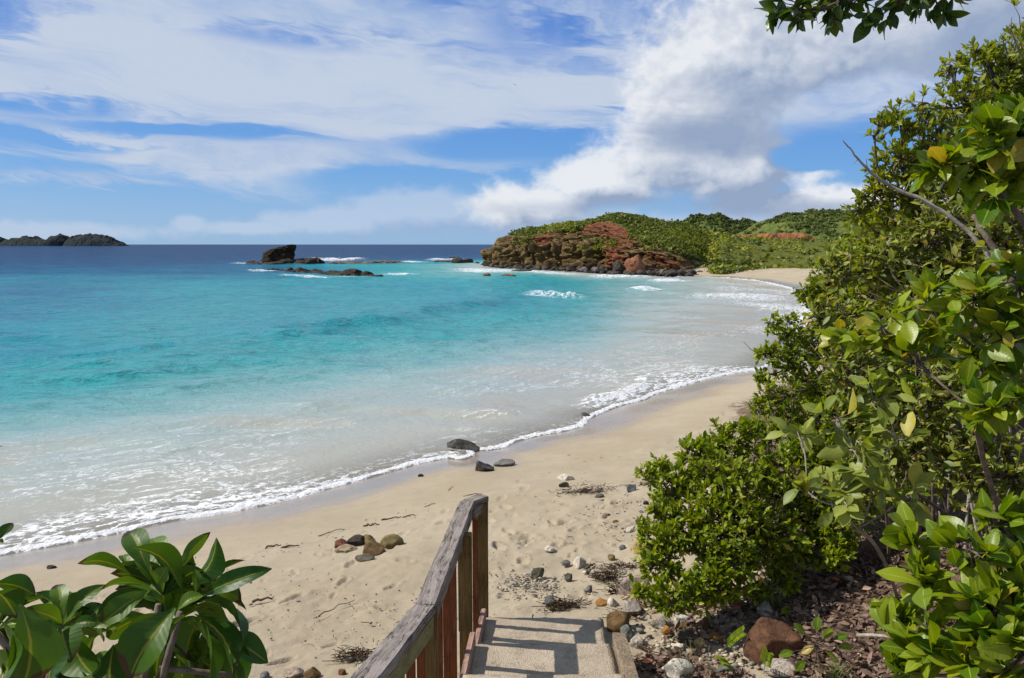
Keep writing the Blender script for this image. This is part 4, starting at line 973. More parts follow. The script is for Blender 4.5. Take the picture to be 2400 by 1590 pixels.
# ------------------------------------------------------------------ shrubs on the bank
def unit(v): return v / (np.linalg.norm(v, axis=-1, keepdims=True) + 1e-9)
def bez(a, b, bend, n): 
    t = np.linspace(0, 1, n)[:, None]; m_ = (np.asarray(a) + b) / 2 + bend; return (1 - t) ** 2 * a + 2 * t * (1 - t) * m_ + t * t * np.asarray(b)
def project(P):
    y = P[:, 1] * CP - (P[:, 2] - CZ) * SP; z = P[:, 1] * SP + (P[:, 2] - CZ) * CP
    y = np.maximum(y, .05); return 1200 + FPX * P[:, 0] / y, 795 - FPX * z / y, y
def shrub(name, label, base, bl, ntw, lpt, tmpl, key, leaf, m, bark, seed, cat='shrub', nobj=300, up=.45, spread=.75, limb=.03, twig=.0035, tuft=.45, inner=.5, bare=0, twl=1.0, grp=None, surf=.30):
    """stems from base to every blob (centre, radius), twigs through the blob, leaves on the twigs"""
    r = np.random.default_rng(seed); base = np.asarray(base, float)
    root = empty(name, tuple(base), label, cat, grp)
    wood = MB(); LP, LD, LN, LB = [], [], [], []
    vol = np.array([b[1] ** 2 for b in bl]); cnt = np.maximum(3, (ntw * vol / vol.sum()).astype(int))
    od = np.argsort([np.linalg.norm(np.asarray(b[0]) - base) for b in bl]); nodes, far_ = [base], [0.0]
    for ii in od:
        (c, R), n = bl[ii], cnt[ii]
        c = np.asarray(c); dd_ = np.array([np.linalg.norm(c - q) for q in nodes]); pi_ = int(np.argmin(dd_ + .35 * np.array(far_))); b0 = nodes[pi_]
        if pi_ == 0: b0 = base + r.normal(size=3) * (.10, .10, 0)
        ln_ = np.linalg.norm(c - b0); bp = bez(b0, c, r.normal(size=3) * .14 * ln_ + (0, 0, -.08 * ln_ if pi_ else .10 * ln_), 9)
        k0 = 1.0 if pi_ == 0 else max(.35, 1 - far_[pi_] * .35); nodes.append(c); far_.append(far_[pi_] + ln_)
        wood.tube(bp, np.linspace(limb * k0, limb * max(.25, k0 - .35), 9), 6)
        na = max(2, n // 7); anc = c + unit(r.normal(size=(na, 3))) * R * inner * r.random((na, 1)) ** .5
        for a in anc: wood.tube(bez(bp[r.integers(4, 9)], a, r.normal(size=3) * R * .12, 5), np.linspace(limb * .35, limb * .16, 5), 5)
        bt_ = r.random(); tips = c + unit(r.normal(size=(n, 3))) * R * r.random((n, 1)) ** surf * twl * np.where(r.random((n, 1)) < .18, r.uniform(1.1, 1.6, (n, 1)), 1)
        for tp in tips:
            a = anc[np.argmin(((anc - tp) ** 2).sum(1) + r.random(na) * R * R * .3)]; ln = np.linalg.norm(tp - a)
            tw = bez(a, tp, r.normal(size=3) * ln * .16 - (0, 0, .1 * ln), 5); wood.tube(tw[[0, 2, 4]], np.linspace(twig * 1.6, twig * .6, 3), 3)
            if r.random() < bare: continue
            d = unit(tw[-1] - tw[-2]); k = max(2, int(lpt * r.uniform(.6, 1.4)))
            t = 1 - r.random(k) ** 1.2 * tuft; i = np.clip(t * 4, 0, 3.999); lo = i.astype(int); pos = tw[lo] + (tw[lo + 1] - tw[lo]) * (i - lo)[:, None]
            dirs = unit(d * .75 + r.normal(size=(k, 3)) * spread + (0, 0, up))
            nr = unit(r.normal(size=(k, 3)) * .55 + (0, 0, .75) + np.array(SUN) * .35 + unit(pos - c) * .35)
            LP.append(pos); LD.append(dirs); LN.append(nr); LB.append(np.full(k, bt_))
    LB = np.concatenate(LB); LP, LD, LN = np.concatenate(LP), np.concatenate(LD), np.concatenate(LN); R = frames(LD, LN); sz = leaf * np.clip(r.normal(1, .32, len(LP)), .4, 1.7)
    x, y, dep_ = project(LP); inf = (x > -20) & (x < 2420) & (y > -20) & (y < 1610)
    o = np.argsort(np.where(inf, dep_, 1e6)); sel, rest = o[:nobj], o[nobj:]
    me = wood.mesh('branches'); me.transform(Matrix.Translation(-base)); link('branches', me, bark, root)
    leaf_objects(tmpl_mesh(key, tmpl, m), m, root, LP[sel], R[sel], sz[sel], base)
    if len(rest):
        me = leaves_mesh('foliage', tmpl, LP[rest], R[rest], sz[rest], np.clip(np.random.default_rng(seed + 1).random(len(rest)) * .62 + LB[rest] * .38, 0, .999)); me.transform(Matrix.Translation(-base))
        link('foliage', me, m, root, kind='stuff')
    return root
def BL(lst): return [(D(px, py, Y), rp * Y / FPX) for (px, py, Y, rp) in lst]
def ground(x, y, dz=-.03): return (x, y, H(x, y) + dz)
m_lf_small = leaf_mat('small_glossy_leaves', (.085, .140, .006), (.270, .320, .012), (.34, .31, .03), None, .36, .42, tcol=(1.5, 1.5, .3), spec=.25)
m_lf_tree = leaf_mat('tree_small_leaves', (.090, .130, .009), (.280, .300, .018), (.34, .26, .04), None, .36, .45, tcol=(1.5, 1.45, .35), spec=.22)
m_lf_big = leaf_mat('broad_glossy_leaves', (.055, .130, .006), (.275, .320, .014), (.34, .24, .03), (.30, .36, .06), .38, .38, tcol=(1.5, 1.45, .3), spec=.3)
m_lf_pale = leaf_mat('pale_soft_leaves', (.14, .185, .030), (.32, .355, .062), (.42, .36, .04), (.32, .36, .14), .38, .5, tcol=(1.4, 1.4, .45))
m_lf_dry = leaf_mat('narrow_dull_leaves', (.110, .148, .016), (.300, .320, .036), (.36, .27, .10), None, .34, .5, tcol=(1.4, 1.35, .4))

shrub('tree', 'tall small-leaved tree against the sky at the picture edge', ground(4.6, 7.2), BL([
    (2330, 180, 6.8, 85), (2400, 130, 7.0, 80), (2260, 250, 6.6, 70), (2370, 300, 6.8, 110), (2230, 160, 6.7, 36), (2290, 120, 6.8, 30), (2190, 320, 6.5, 70), (2110, 290, 6.4, 44), (2160, 255, 6.5, 30), (2062, 292, 6.3, 26), (2050, 320, 6.4, 18),
    (2110, 380, 6.5, 60), (2060, 400, 6.5, 34), (2050, 455, 6.6, 42), (2015, 505, 6.6, 32), (2020, 470, 6.6, 20), (2140, 460, 6.6, 90), (2270, 450, 6.8, 120), (2380, 470, 7.0, 130), (2080, 560, 6.8, 80), (2200, 590, 7.0, 120), (2330, 620, 7.2, 130), (2450, 300, 7, 150)]),
    2300, 11, SMALL, 's', .056, m_lf_tree, m_bark, 101, 'tree', limb=.030, up=.5, surf=.36)
shrub('shrub', 'small-leaved shrub overhanging the beach in front of the water', ground(3.4, 8.2), BL([
    (1990, 610, 8.2, 55), (1945, 655, 8.2, 46), (1905, 690, 8.2, 36), (1885, 690, 8.2, 18), (1985, 710, 8.2, 75), (2080, 680, 8.2, 90), (1850, 775, 7.6, 42), (1808, 760, 7.5, 22), (1800, 830, 7.4, 34), (1785, 880, 7.4, 24), (1850, 850, 7.5, 50), (1930, 800, 7.7, 70), (1920, 900, 7.5, 75), (1830, 940, 7.2, 62),
    (1775, 955, 7.2, 24), (1765, 1010, 7.0, 40), (1830, 1020, 7.0, 60), (1930, 1000, 7.1, 90), (2050, 800, 7.8, 120), (2060, 950, 7.0, 110), (2150, 850, 7.0, 120), (2160, 1010, 6.6, 120), (1960, 1090, 6.6, 90), (2080, 1120, 6.4, 100), (2080, 690, 7.4, 100), (1990, 1190, 6.3, 60)]),
    3200, 10, SMALL, 's', .052, m_lf_small, m_bark, 102, limb=.024, up=.5, surf=.38)
shrub('shrub', 'low bright green small-leaved shrub spreading onto the sand', ground(1.75, 6.15), BL([
    (1700, 1055, 6.6, 66), (1630, 1065, 6.5, 46), (1545, 1100, 6.4, 30), (1520, 1112, 6.4, 20), (1580, 1140, 6.3, 55), (1690, 1140, 6.2, 95), (1830, 1120, 6.4, 95), (1600, 1240, 6.0, 68), (1545, 1185, 6.1, 26), (1550, 1320, 5.8, 54), (1530, 1270, 5.9, 36), (1545, 1395, 5.6, 40), (1620, 1385, 5.6, 55),
    (1690, 1350, 5.7, 75), (1715, 1250, 5.9, 110), (1800, 1260, 6.0, 85), (1840, 1350, 5.9, 40), (1900, 1200, 6.2, 70), (1780, 1390, 5.8, 30), (1900, 1290, 6.0, 55), (1960, 1250, 6.0, 60), (1500, 1100, 6.4, 12), (1505, 1235, 6.0, 20), (1500, 1390, 5.6, 22), (1580, 1425, 5.5, 22), (1750, 1010, 6.6, 30), (1880, 1060, 6.5, 60), (1960, 1310, 5.8, 30)]),
    2300, 11, SMALL, 's', .050, m_lf_small, m_bark, 103, limb=.018, up=.55, surf=.36)
shrub('shrub', 'pale broad-leaved shrub with soft veined leaves above the litter', ground(2.75, 5.4), BL([
    (1890, 1150, 4.3, 36), (1960, 1185, 4.2, 55), (2040, 1120, 4.2, 60), (2100, 1040, 4.2, 55), (2000, 1055, 4.3, 50), (1960, 975, 4.4, 50), (2060, 930, 4.4, 55), (2010, 1240, 4.2, 40), (2140, 1160, 4.2, 50), (1870, 1010, 4.5, 30)]),
    44, 6, MED, 'm', .110, m_lf_pale, m_bark_grey, 104, limb=.014, up=.15, spread=.7, twig=.003)
shrub('shrub', 'glossy broad-leaved shrub with yellow-green leaves against the sky', ground(3.1, 3.4), BL([
    (2245, 400, 3.2, 48), (2320, 330, 3.1, 60), (2400, 380, 3.1, 80), (2330, 430, 3.1, 46), (2205, 395, 3.2, 22), (2380, 290, 3.1, 40)]),
    62, 7, OVAL, 'o', .098, m_lf_big, m_bark, 105, limb=.018, up=.3, spread=.8)
shrub('shrub', 'dark glossy broad-leaved branches halfway up the thicket', ground(3.3, 4.2), BL([
    (1990, 800, 3.9, 46), (2080, 760, 3.8, 60), (2180, 730, 3.6, 70), (2290, 710, 3.4, 80), (2380, 780, 3.3, 70), (2300, 830, 3.5, 60), (2150, 840, 3.7, 50), (2360, 930, 3.3, 70), (2280, 960, 3.4, 50), (2390, 660, 3.3, 60)]),
    110, 7, OVAL, 'o', .092, m_lf_big, m_bark, 106, limb=.02, up=.3, spread=.75)
shrub('shrub', 'glossy broad-leaved shrub filling the bottom corner', ground(2.2, 2.6), BL([
    (2110, 1480, 2.8, 50), (2180, 1380, 2.7, 60), (2270, 1290, 2.6, 60), (2370, 1240, 2.6, 60), (2180, 1530, 2.6, 70), (2320, 1440, 2.5, 90), (2390, 1350, 2.5, 70), (2150, 1260, 2.8, 36), (2390, 1530, 2.4, 80), (2280, 1570, 2.5, 70), (2110, 1560, 2.7, 40)]),
    105, 8, OVAL, 'o', .088, m_lf_big, m_bark, 107, limb=.014, up=.5, spread=.7)
shrub('shrub', 'twiggy dull-leaved shrub tangled with bare stems', ground(3.4, 5.7), BL([
    (1980, 640, 5.6, 60), (2090, 620, 5.4, 80), (2200, 560, 5.2, 90), (2320, 560, 5.0, 100), (2140, 700, 5.2, 90), (2260, 660, 5.0, 90), (1950, 740, 5.4, 60), (2020, 880, 5.2, 80), (2150, 960, 5.0, 90), (2280, 900, 4.8, 100), (1960, 860, 5.3, 50), (2120, 1080, 5.0, 80), (2250, 1080, 4.8, 90), (2360, 1100, 4.6, 100), (2000, 1120, 5.2, 70)]),
    1300, 9, MEDS, 'ms', .054, m_lf_dry, m_bark, 108, limb=.016, up=.3, spread=.85, twig=.0032, bare=.16, twl=1.15, tuft=.8)
shrub('shrub', 'deep dark green mass behind the twiggy shrub', ground(5.2, 9.4), BL([
    (2080, 650, 9.3, 90), (2200, 680, 9.2, 130), (2350, 650, 9.0, 150), (2120, 800, 9.0, 120), (2300, 850, 8.8, 160), (2050, 950, 8.6, 110), (2200, 1000, 8.4, 140), (2380, 1050, 8.2, 150), (2000, 1120, 8.0, 100), (2150, 1180, 7.8, 120), (2480, 850, 8.6, 180), (2320, 520, 9, 140), (2450, 560, 9, 150), (1960, 1180, 7.6, 80)]),
    900, 9, MEDS, 'ms', .10, m_lf_tree, m_bark, 109, limb=.03, up=.4)
# bare stems standing under the thicket
r = np.random.default_rng(31)
st_root = empty('thicket_stems', (3.0, 5.4, H(3.0, 5.4)), 'bare brown stems standing in the shade under the thicket', 'stems')
for k in range(26):
    px = r.uniform(2080, 2420); Y = r.uniform(4.2, 6.2); b = GH(min(px, 2380), r.uniform(1240, 1330)); tp = D(px + r.normal() * 60 - 40, r.uniform(700, 1050), b[1] + r.normal() * .4)
    mb = MB(); mb.tube(bez(b - (0, 0, .05), tp, r.normal(size=3) * .16, 9), np.linspace(r.uniform(.008, .020), .004, 9), 5); me = mb.mesh('stem'); me.transform(Matrix.Translation((-3.0, -5.4, -H(3.0, 5.4)))); link('stem', me, m_bark if k % 3 else m_bark_grey, st_root)

# the bare branch reaching out over the sky and the thick limb
def branch(name, label, pts, r0, r1, m, side=(), cat='branch'):
    P = np.array([D(*p) for p in pts]); o = P[0]; root = None; mb = MB()
    t = np.linspace(0, len(P) - 1, len(P) * 4); Q = np.stack([np.interp(t, np.arange(len(P)), P[:, k]) for k in range(3)], -1)
    for _ in range(3): Q[1:-1] = (Q[:-2] + Q[2:] + Q[1:-1] * 2) / 4
    Q[1:-1] += (np.random.default_rng(len(P)).random((len(Q) - 2, 3)) - .5) * .008
    mb.tube(Q - o, np.linspace(r0, r1, len(Q)), 7)
    for s in side:
        S = np.array([D(*p) for p in s]); mb.tube(bez(S[0], S[-1], np.array((.01, 0, .012)), 6) - o, np.linspace(r1 * 1.6, r1 * .6, 6), 4)
    return link(name, mb.mesh(name), m, label=label, cat=cat, loc=tuple(o))
branch('branch', 'long bare grey branch reaching into the sky', [(2395, 720, 4.6), (2330, 615, 4.7), (2270, 540, 4.8), (2190, 480, 4.9), (2090, 440, 5.0), (2042, 408, 5.0), (2010, 372, 5.0), (1992, 350, 5.0), (1975, 328, 5.0)], .018, .003, m_bark_grey,
       [[(2030, 395, 5.0), (2028, 370, 5.0)], [(2010, 372, 5.0), (2000, 385, 5.0)], [(2120, 450, 4.95), (2135, 420, 4.9)]])
branch('branch', 'thick forked limb leaning up through the thicket', [(2440, 860, 4.0), (2400, 740, 4.1), (2370, 650, 4.2), (2320, 570, 4.3), (2280, 505, 4.4)], .027, .013, m_bark, [[(2375, 655, 4.2), (2440, 560, 4.2)]])
branch('branch', 'thin dead twig above the thicket against the cloud', [(2185, 300, 6.4), (2160, 275, 6.4), (2140, 250, 6.4), (2122, 226, 6.4)], .007, .002, m_bark_grey, [[(2140, 250, 6.4), (2128, 240, 6.4)]])
branch('branch', 'dead forked twig at the top picture edge', [(2420, 190, 6.6), (2385, 110, 6.6), (2368, 70, 6.6), (2372, 40, 6.6)], .010, .002, m_bark, [[(2385, 110, 6.6), (2360, 60, 6.6)]])
branch('branch', 'short dead twig over the swash', [(1800, 835, 7.4), (1765, 825, 7.4), (1740, 800, 7.4)], .005, .002, m_bark_grey)
# overhanging spray at the top edge
shrub('hanging_branch', 'dark leafy branch hanging into the top of the picture', D(2150, -260, 3.4), BL([(1835, 25, 3.4, 26), (1870, 20, 3.4, 34), (1915, 25, 3.4, 34), (1960, 8, 3.4, 36), (2030, -6, 3.4, 36), (2120, 2, 3.4, 32), (2190, 0, 3.4, 34), (2090, 14, 3.4, 18), (2240, -18, 3.4, 26), (1985, -60, 3.4, 60), (2150, -80, 3.4, 60)]),
      80, 7, OVAL, 'o', .066, leaf_mat('overhang_leaves', (.025, .060, .006), (.075, .125, .012), (.15, .17, .02), (.08, .10, .03), .34, .35, tcol=(1.4, 1.4, .3)), m_bark, 110, 'branch', limb=.010, up=-.35, spread=.8, twig=.0022, twl=1.2)

# ------------------------------------------------------------------ big-leaved plant at the lower edge
m_fig = leaf_mat('big_rosette_leaves', (.016, .055, .004), (.078, .140, .010), None, (.22, .20, .03), .22, .42, .10, tcol=(1.7, 1.7, .3), spec=.18)
plant = empty('large_leaved_plant', (-.95, 1.75, H(-.95, 1.75)), 'big-leaved rosette plant with browned leaf tips before the sand', 'plant')
PO = np.array((-.95, 1.75, H(-.95, 1.75)))
def cr(x, y): return x * .2957, 1180 + y * .2957
FIG = [  # base, tip (px of the enlargement), width, depth at base and tip, facing (-1 seen from below .. 1 from above)
    (1190, 560, 1000, 185, 220, 1.78, 1.86, .5), (1330, 580, 1215, 220, 170, 1.84, 1.95, .5), (1440, 520, 1625, 225, 120, 1.84, 1.92, -.3), (1440, 680, 1100, 300, 300, 1.74, 1.72, -.7), (1030, 560, 625, 425, 150, 1.76, 1.70, -.5),
    (1490, 660, 1770, 305, 290, 1.80, 1.84, -.6), (1600, 720, 1920, 415, 110, 1.80, 1.85, -.3), (1610, 735, 2085, 520, 175, 1.74, 1.70, .2), (1200, 660, 785, 650, 110, 1.72, 1.66, -.4), (1190, 690, 760, 945, 190, 1.70, 1.62, .5),
    (1060, 890, 755, 960, 150, 1.68, 1.62, .6), (1390, 830, 1010, 1380, 400, 1.66, 1.56, .9), (1460, 880, 1170, 1350, 330, 1.70, 1.62, -.2), (1470, 930, 1740, 1350, 340, 1.70, 1.60, -.5), (1540, 880, 1935, 1330, 290, 1.74, 1.66, -.2),
    (1590, 770, 1975, 1010, 300, 1.76, 1.70, -.3), (1400, 860, 1595, 715, 140, 1.66, 1.68, .3), (1550, 710, 1550, 525, 90, 1.78, 1.80, -.1), (1600, 680, 1920, 760, 200, 1.82, 1.84, -.5), (1250, 640, 1310, 510, 150, 1.70, 1.70, .1),
    (1180, 700, 790, 880, 210, 1.76, 1.74, -.6), (1300, 800, 1120, 700, 100, 1.74, 1.72, .3), (1010, 520, 980, 390, 90, 1.86, 1.9, .5), (1300, 860, 1000, 1120, 200, 1.76, 1.72, -.4),
    (520, 930, 790, 625, 150, 1.66, 1.70, .3), (500, 920, 440, 620, 150, 1.68, 1.74, .4), (490, 950, 235, 830, 170, 1.66, 1.60, .2), (500, 980, 520, 1230, 300, 1.62, 1.54, .1), (570, 970, 755, 945, 110, 1.66, 1.64, .4), (560, 960, 860, 1060, 180, 1.70, 1.68, -.5),
    (560, 1000, 700, 1400, 300, 1.66, 1.60, -.5), (480, 970, 330, 1010, 120, 1.62, 1.58, .3), (640, 980, 830, 800, 200, 1.74, 1.78, .6),
    (-60, 640, 290, 690, 200, 1.46, 1.50, -.6), (-40, 700, 150, 870, 260, 1.44, 1.48, -.5), (160, 800, 230, 1480, 460, 1.40, 1.34, -.7), (0, 920, 60, 1500, 420, 1.36, 1.30, -.7), (-60, 330, 95, 140, 90, 1.40, 1.44, .2), (-90, -430, 18, -470, 60, 1.4, 1.44, .4), (-40, 320, 25, 300, 60, 1.40, 1.42, -.4),
    (1330, 930, 1250, 560, 230, 1.90, 1.92, -.4), (1400, 930, 1460, 600, 230, 1.92, 1.94, -.5), (1330, 970, 1000, 770, 230, 1.90, 1.92, -.4), (1380, 960, 1640, 800, 230, 1.92, 1.92, -.4), (520, 1080, 470, 800, 200, 1.84, 1.86, -.4), (560, 1080, 760, 860, 200, 1.84, 1.86, -.4), (700, 1120, 900, 980, 200, 1.86, 1.86, -.3),
    (300, 1050, 420, 1480, 330, 1.5, 1.44, -.6), (900, 1120, 860, 1480, 260, 1.72, 1.66, -.5), (760, 1050, 640, 1300, 220, 1.72, 1.68, -.4)]
rr = np.random.default_rng(44)
for (cx, cy, Y0, nl, lo, hi, ln0) in ((1290, 720, 1.80, 15, -3.3, .1, 400), (1500, 800, 1.84, 9, -1.2, .9, 430), (500, 960, 1.74, 12, -3.2, .2, 300), (-20, 980, 1.5, 10, -1.6, 1.2, 400)):
    for k in range(nl):                # whorl of leaves round each shoot
        an = lo + (hi - lo) * (k + rr.random()) / nl; ln = ln0 * rr.uniform(.75, 1.1); bx, by = cx + math.cos(an) * 8, cy + math.sin(an) * 8 + 14
        FIG.append((bx, by, cx + math.cos(an) * ln, cy + math.sin(an) * ln * .92, rr.uniform(150, 230), Y0 + .03, Y0 + rr.uniform(.0, .14), rr.uniform(-.9, .2)))
for k in range(46):                    # shaded leaves deeper in the plant
    cx, cy = ((1350, 1050) if k % 3 else (350, 1150)); bx, by = cx + rr.normal() * 200, cy + rr.normal() * 110; an = rr.uniform(.2, 2.9); ln = rr.uniform(300, 460)
    FIG.append((bx, by, bx + math.cos(an) * ln, by + math.sin(an) * ln * .8 + 60, rr.uniform(220, 330), 1.86 + rr.random() * .2, 1.84 + rr.random() * .2, rr.uniform(-.9, .3)))
for k, (bx, by, tx, ty, wd, Yb, Yt, fc) in enumerate(FIG):
    a = D(*cr(bx, by), Yb); b = D(*cr(tx, ty), Yt); L = np.linalg.norm(b - a); wr = wd * .2957 * Yb / FPX / L * .95
    view = unit(np.array((0, 0, CZ)) - (a + b) / 2) + (np.array((-.9, 0, .5)) if fc < -.55 else 0); nr = unit(view * (.9 if fc > -.2 else -.75) + np.array((0, 0, .75)) + rr.normal(size=3) * .22)
    n = 14; t = np.linspace(0, 1, n)
    sh = (.03 + np.maximum(ov(t, .62) ** .75, 0)) * wr; sh[-1] = .04 * wr
    cross = 6; Vl, Ll = [], []
    for ti, wi in zip(t, sh):
        for q in range(cross + 1):
            av = q / cross * 2 - 1; x = av * wi * .5
            Vl.append((x + .05 * math.sin(ti * 3 + k) * ti, ti, abs(x) * .45 - .10 * math.sin(ti * math.pi) * -1 - .16 * ti ** 3 + .010 * math.sin(ti * 16 + k + av) * abs(av) + .006 * math.sin(ti * 44) * (1 - abs(av)))); Ll.append((av, ti, 0))
    Rm = frames((b - a)[None], nr[None])[0]
    W = (np.array(Vl) * L) @ Rm.T + a - PO
    me = raw_mesh('leaf', W, tri(grid_faces(n, cross + 1)), {'lu': np.array(Ll), 'rnd': np.full(len(W), rr.random() * .999)})
    link('leaf', me, m_fig, plant)
mb = MB()
for (cx, cy, Y) in ((1260, 800, 1.80), (1430, 860, 1.80), (500, 1040, 1.74), (-60, 1000, 1.5), (1300, 1080, 1.8)):
    p = D(*cr(cx, cy), Y); q = bez(PO + rr.normal(size=3) * (.1, .1, 0), p, np.array((rr.normal() * .1, rr.normal() * .1, .1)), 10); mb.tube(q - PO, np.linspace(.013, .008, 10), 7)
    for _ in range(0): e = p + rr.normal(size=3) * .04; mb.tube(bez(p, e, np.zeros(3), 4) - PO, np.linspace(.007, .003, 4), 5)
p0, p1 = D(*cr(780, 1260), 1.75), D(*cr(1830, 1360), 1.8); mb.tube(bez(p0, p1, np.array((0, 0, .0)), 8) - PO, np.linspace(.010, .006, 8), 6)
link('stems', mb.mesh('stems'), m_bark, plant)

# seedling beside the big boulder
sd = empty('seedling', tuple(GH(1905, 1575)), 'little round-leaved seedling beside the big rust-brown boulder', 'seedling'); so_ = np.array(sd.location)
mb = MB(); LP, LD = [], []
for (tx, ty, L) in ((1880, 1480, .09), (1850, 1530, .085), (1935, 1490, .09), (1965, 1495, .08), (1900, 1520, .08), (1880, 1555, .085), (1945, 1535, .075), (1915, 1470, .08), (1975, 1515, .06)):
    Y = so_[1] - .12; c_ = D(1912, 1515, Y); e = D(tx, ty, Y + rr.normal() * .03); mb.tube(bez(c_, e, np.zeros(3), 4) - so_, np.linspace(.003, .0015, 4), 4); LP.append(e - unit(e - c_) * .03); LD.append(unit(e - c_))
mb.tube(bez(so_, D(1912, 1515, so_[1] - .12), np.array((.02, 0, 0)), 6) - so_, np.linspace(.005, .003, 6), 5)
link('stem', mb.mesh('stem'), m_bark, sd)
LP, LD = np.array(LP), np.array(LD); leaf_objects(tmpl_mesh('o', OVAL, m_lf_big), m_lf_big, sd, LP, frames(LD, unit(np.array((0, -.5, .9)) + rr.normal(size=(9, 3)) * .25)), np.full(9, .10), so_)
def sprig(px, py, hpx, n, seed, label, cat='grass tuft', m=m_lf_pale, wpx=50):
    r = np.random.default_rng(seed); o = GH(px, py); mb = MB(); s = o[1] / FPX * 1.1
    for k in range(n):
        b = o + r.normal(size=3) * (.03, .03, 0); t = b + np.array((r.normal() * wpx * .4 * s, r.normal() * wpx * .25 * s, hpx * s * r.uniform(.5, 1.1)))
        mb.tube(bez(b, t, np.array((0, 0, .02)), 5) - o, np.linspace(.0028, .0009, 5), 3)
    return link('grass_tuft', mb.mesh('grass_tuft'), m, label=label, cat=cat, loc=tuple(o))
sprig(1940, 1345, 40, 60, 1, 'tuft of bright grass under the shrubs'); sprig(1610, 1590, 100, 5, 2, 'few thin tall grass stalks by the white boulder'); sprig(1960, 1590, 40, 50, 3, 'grass tuft at the bottom edge by the corner shrub')
sprig(1820, 1420, 26, 40, 4, 'small grass tuft behind the pitted rock'); sprig(1660, 1585, 100, 4, 5, 'thin grass stalks right of the white boulder')
def fern(px, py, tx, ty, label, seed):
    a = GH(px, py); b = D(tx, ty, a[1] - .1); mb = MB(); q = bez(a, b, np.array((0, 0, .04)), 14); mb.tube(q - a, np.linspace(.0025, .001, 14), 4)
    root = link('fern_frond', mb.mesh('fern_frond'), m_lf_small, label=label, cat='fern', loc=tuple(a)); LP, LD = [], []
    d = unit(b - a); sd_ = unit(np.cross(d, (0, -.4, .9)))
    for i in range(4, 14):
        for s in (-1, 1): LP.append(q[i]); LD.append(unit(d * .6 + sd_ * s))
    LP, LD = np.array(LP), np.array(LD); R = frames(LD, np.tile((0, -.4, .9), (len(LP), 1)))
    leaf_objects(tmpl_mesh('s', SMALL, m_lf_small), m_lf_small, root, LP, R, np.full(len(LP), .05), a)
fern(1690, 1530, 1740, 1482, 'small feathery sprig left of the big rust-brown boulder', 1); fern(1720, 1575, 1690, 1550, 'feathery sprig low before the big rust-brown boulder', 2); fern(1790, 1580, 1800, 1530, 'feathery sprig across the big rust-brown boulder', 3); fern(1860, 1425, 1845, 1440, 'feathery sprig behind the big rust-brown boulder', 4)

# ------------------------------------------------------------------ leaf litter, seaweed, twigs
m_lit = leaf_mat('dry_leaf_litter', (.080, .046, .033), (.265, .180, .135), (.40, .30, .20), None, .12, .7, tcol=(1., .8, .6), spec=.15)
r = np.random.default_rng(71); LP = []
for (cx, cy, rx, ry, n) in ((1990, 1440, 260, 110, 2600), (1760, 1430, 130, 30, 500), (1560, 1560, 90, 26, 420), (1680, 1585, 60, 14, 220), (1640, 1480, 70, 40, 160), (2000, 1560, 140, 40, 700), (1900, 1350, 220, 45, 900), (1500, 1410, 40, 18, 60), (2200, 1300, 200, 60, 700), (1620, 1420, 110, 14, 260)):
    q = np.stack((r.normal(cx, rx * .5, n), np.clip(r.normal(cy, ry * .5, n), 1200, 1640)), -1); LP.append(q)
LP = np.concatenate(LP)
def GHv(q):
    z = np.full(len(q), 1.2)
    for _ in range(10):
        p = np.array([G(a, b, c_) for (a, b), c_ in zip(q, z)]); z = .5 * z + .5 * base_height(p[:, 0], p[:, 1])
    p[:, 2] = base_height(p[:, 0], p[:, 1]); return p
LP = GHv(LP); n = len(LP); LP[:, 2] += .012 + (fbm(P3(LP[:, 0] * 3, LP[:, 1] * 3, 4.), 4, 4) - .5) * .12 * sst(LP[:, 0], 1.3, 3) + r.random(n) * .02
dd = r.normal(size=(n, 3)) * (1, 1, .35); nr = unit(r.normal(size=(n, 3)) * .5 + (0, 0, .8))
link('leaf_litter', leaves_mesh('leaf_litter', MEDS, LP, frames(dd, nr), r.uniform(.035, .085, n), r.random(n) * .97), m_lit, label='brown dead leaves covering the ground under the shrubs', cat='leaf litter', kind='stuff')
for (px, py, c_, lab) in ((1459, 1466, (.55, .24, .02), 'bright orange fallen leaf at the corner of the lowest step'), (1726, 1443, (.48, .14, .04), 'orange-red fallen leaf under the low shrub'), (1515, 1572, (.50, .17, .08), 'salmon red fallen leaf in the litter beside the kerb'), (1958, 1378, (.45, .16, .04), 'orange fallen leaf by the pale streaked rock'), (2030, 1400, (.52, .36, .22), 'pale tan fallen leaf lying on the litter')):
    p = GH(px, py); V, F, L = OVAL; Rm = frames(np.array([[.8, .3, .1]]), np.array([[0, -.3, .9]]))[0]
    link('fallen_leaf', raw_mesh('fallen_leaf', (V * .085) @ Rm.T, tri(F), {'lu': L}), leaf_mat('fallen_leaf_' + lab.split()[0] + str(px), c_, c_, None, None, .25, .5, tcol=(1, 1, 1)), label=lab, cat='leaf', loc=(p[0] - .03, p[1], p[2] + .06))
m_weed = leaf_mat('dried_seaweed', (.030, .017, .010), (.085, .050, .028), None, None, .05, .75, tcol=(1, .8, .6), spec=.1)
def weed(px, py, wpx, hpx, n, seed, label, th=.0026):
    r = np.random.default_rng(seed); o = GH(px, py); s = o[1] / FPX * 1.1; mb = MB()
    for k in range(n):
        a = o + np.array((r.normal() * wpx * .30 * s, r.normal() * wpx * .16 * s, 0)); a[2] = H(a[0], a[1]) + abs(r.normal()) * hpx * s * .35
        b = a + np.array((r.normal(), r.normal() * .7, abs(r.normal()) * .16)) * .055; mb.tube(bez(a, b, r.normal(size=3) * .02, 4) - o, th * r.uniform(.6, 1.5), 3)
    link('seaweed_clump', mb.mesh('seaweed_clump'), m_weed, label=label, cat='seaweed', loc=tuple(o))
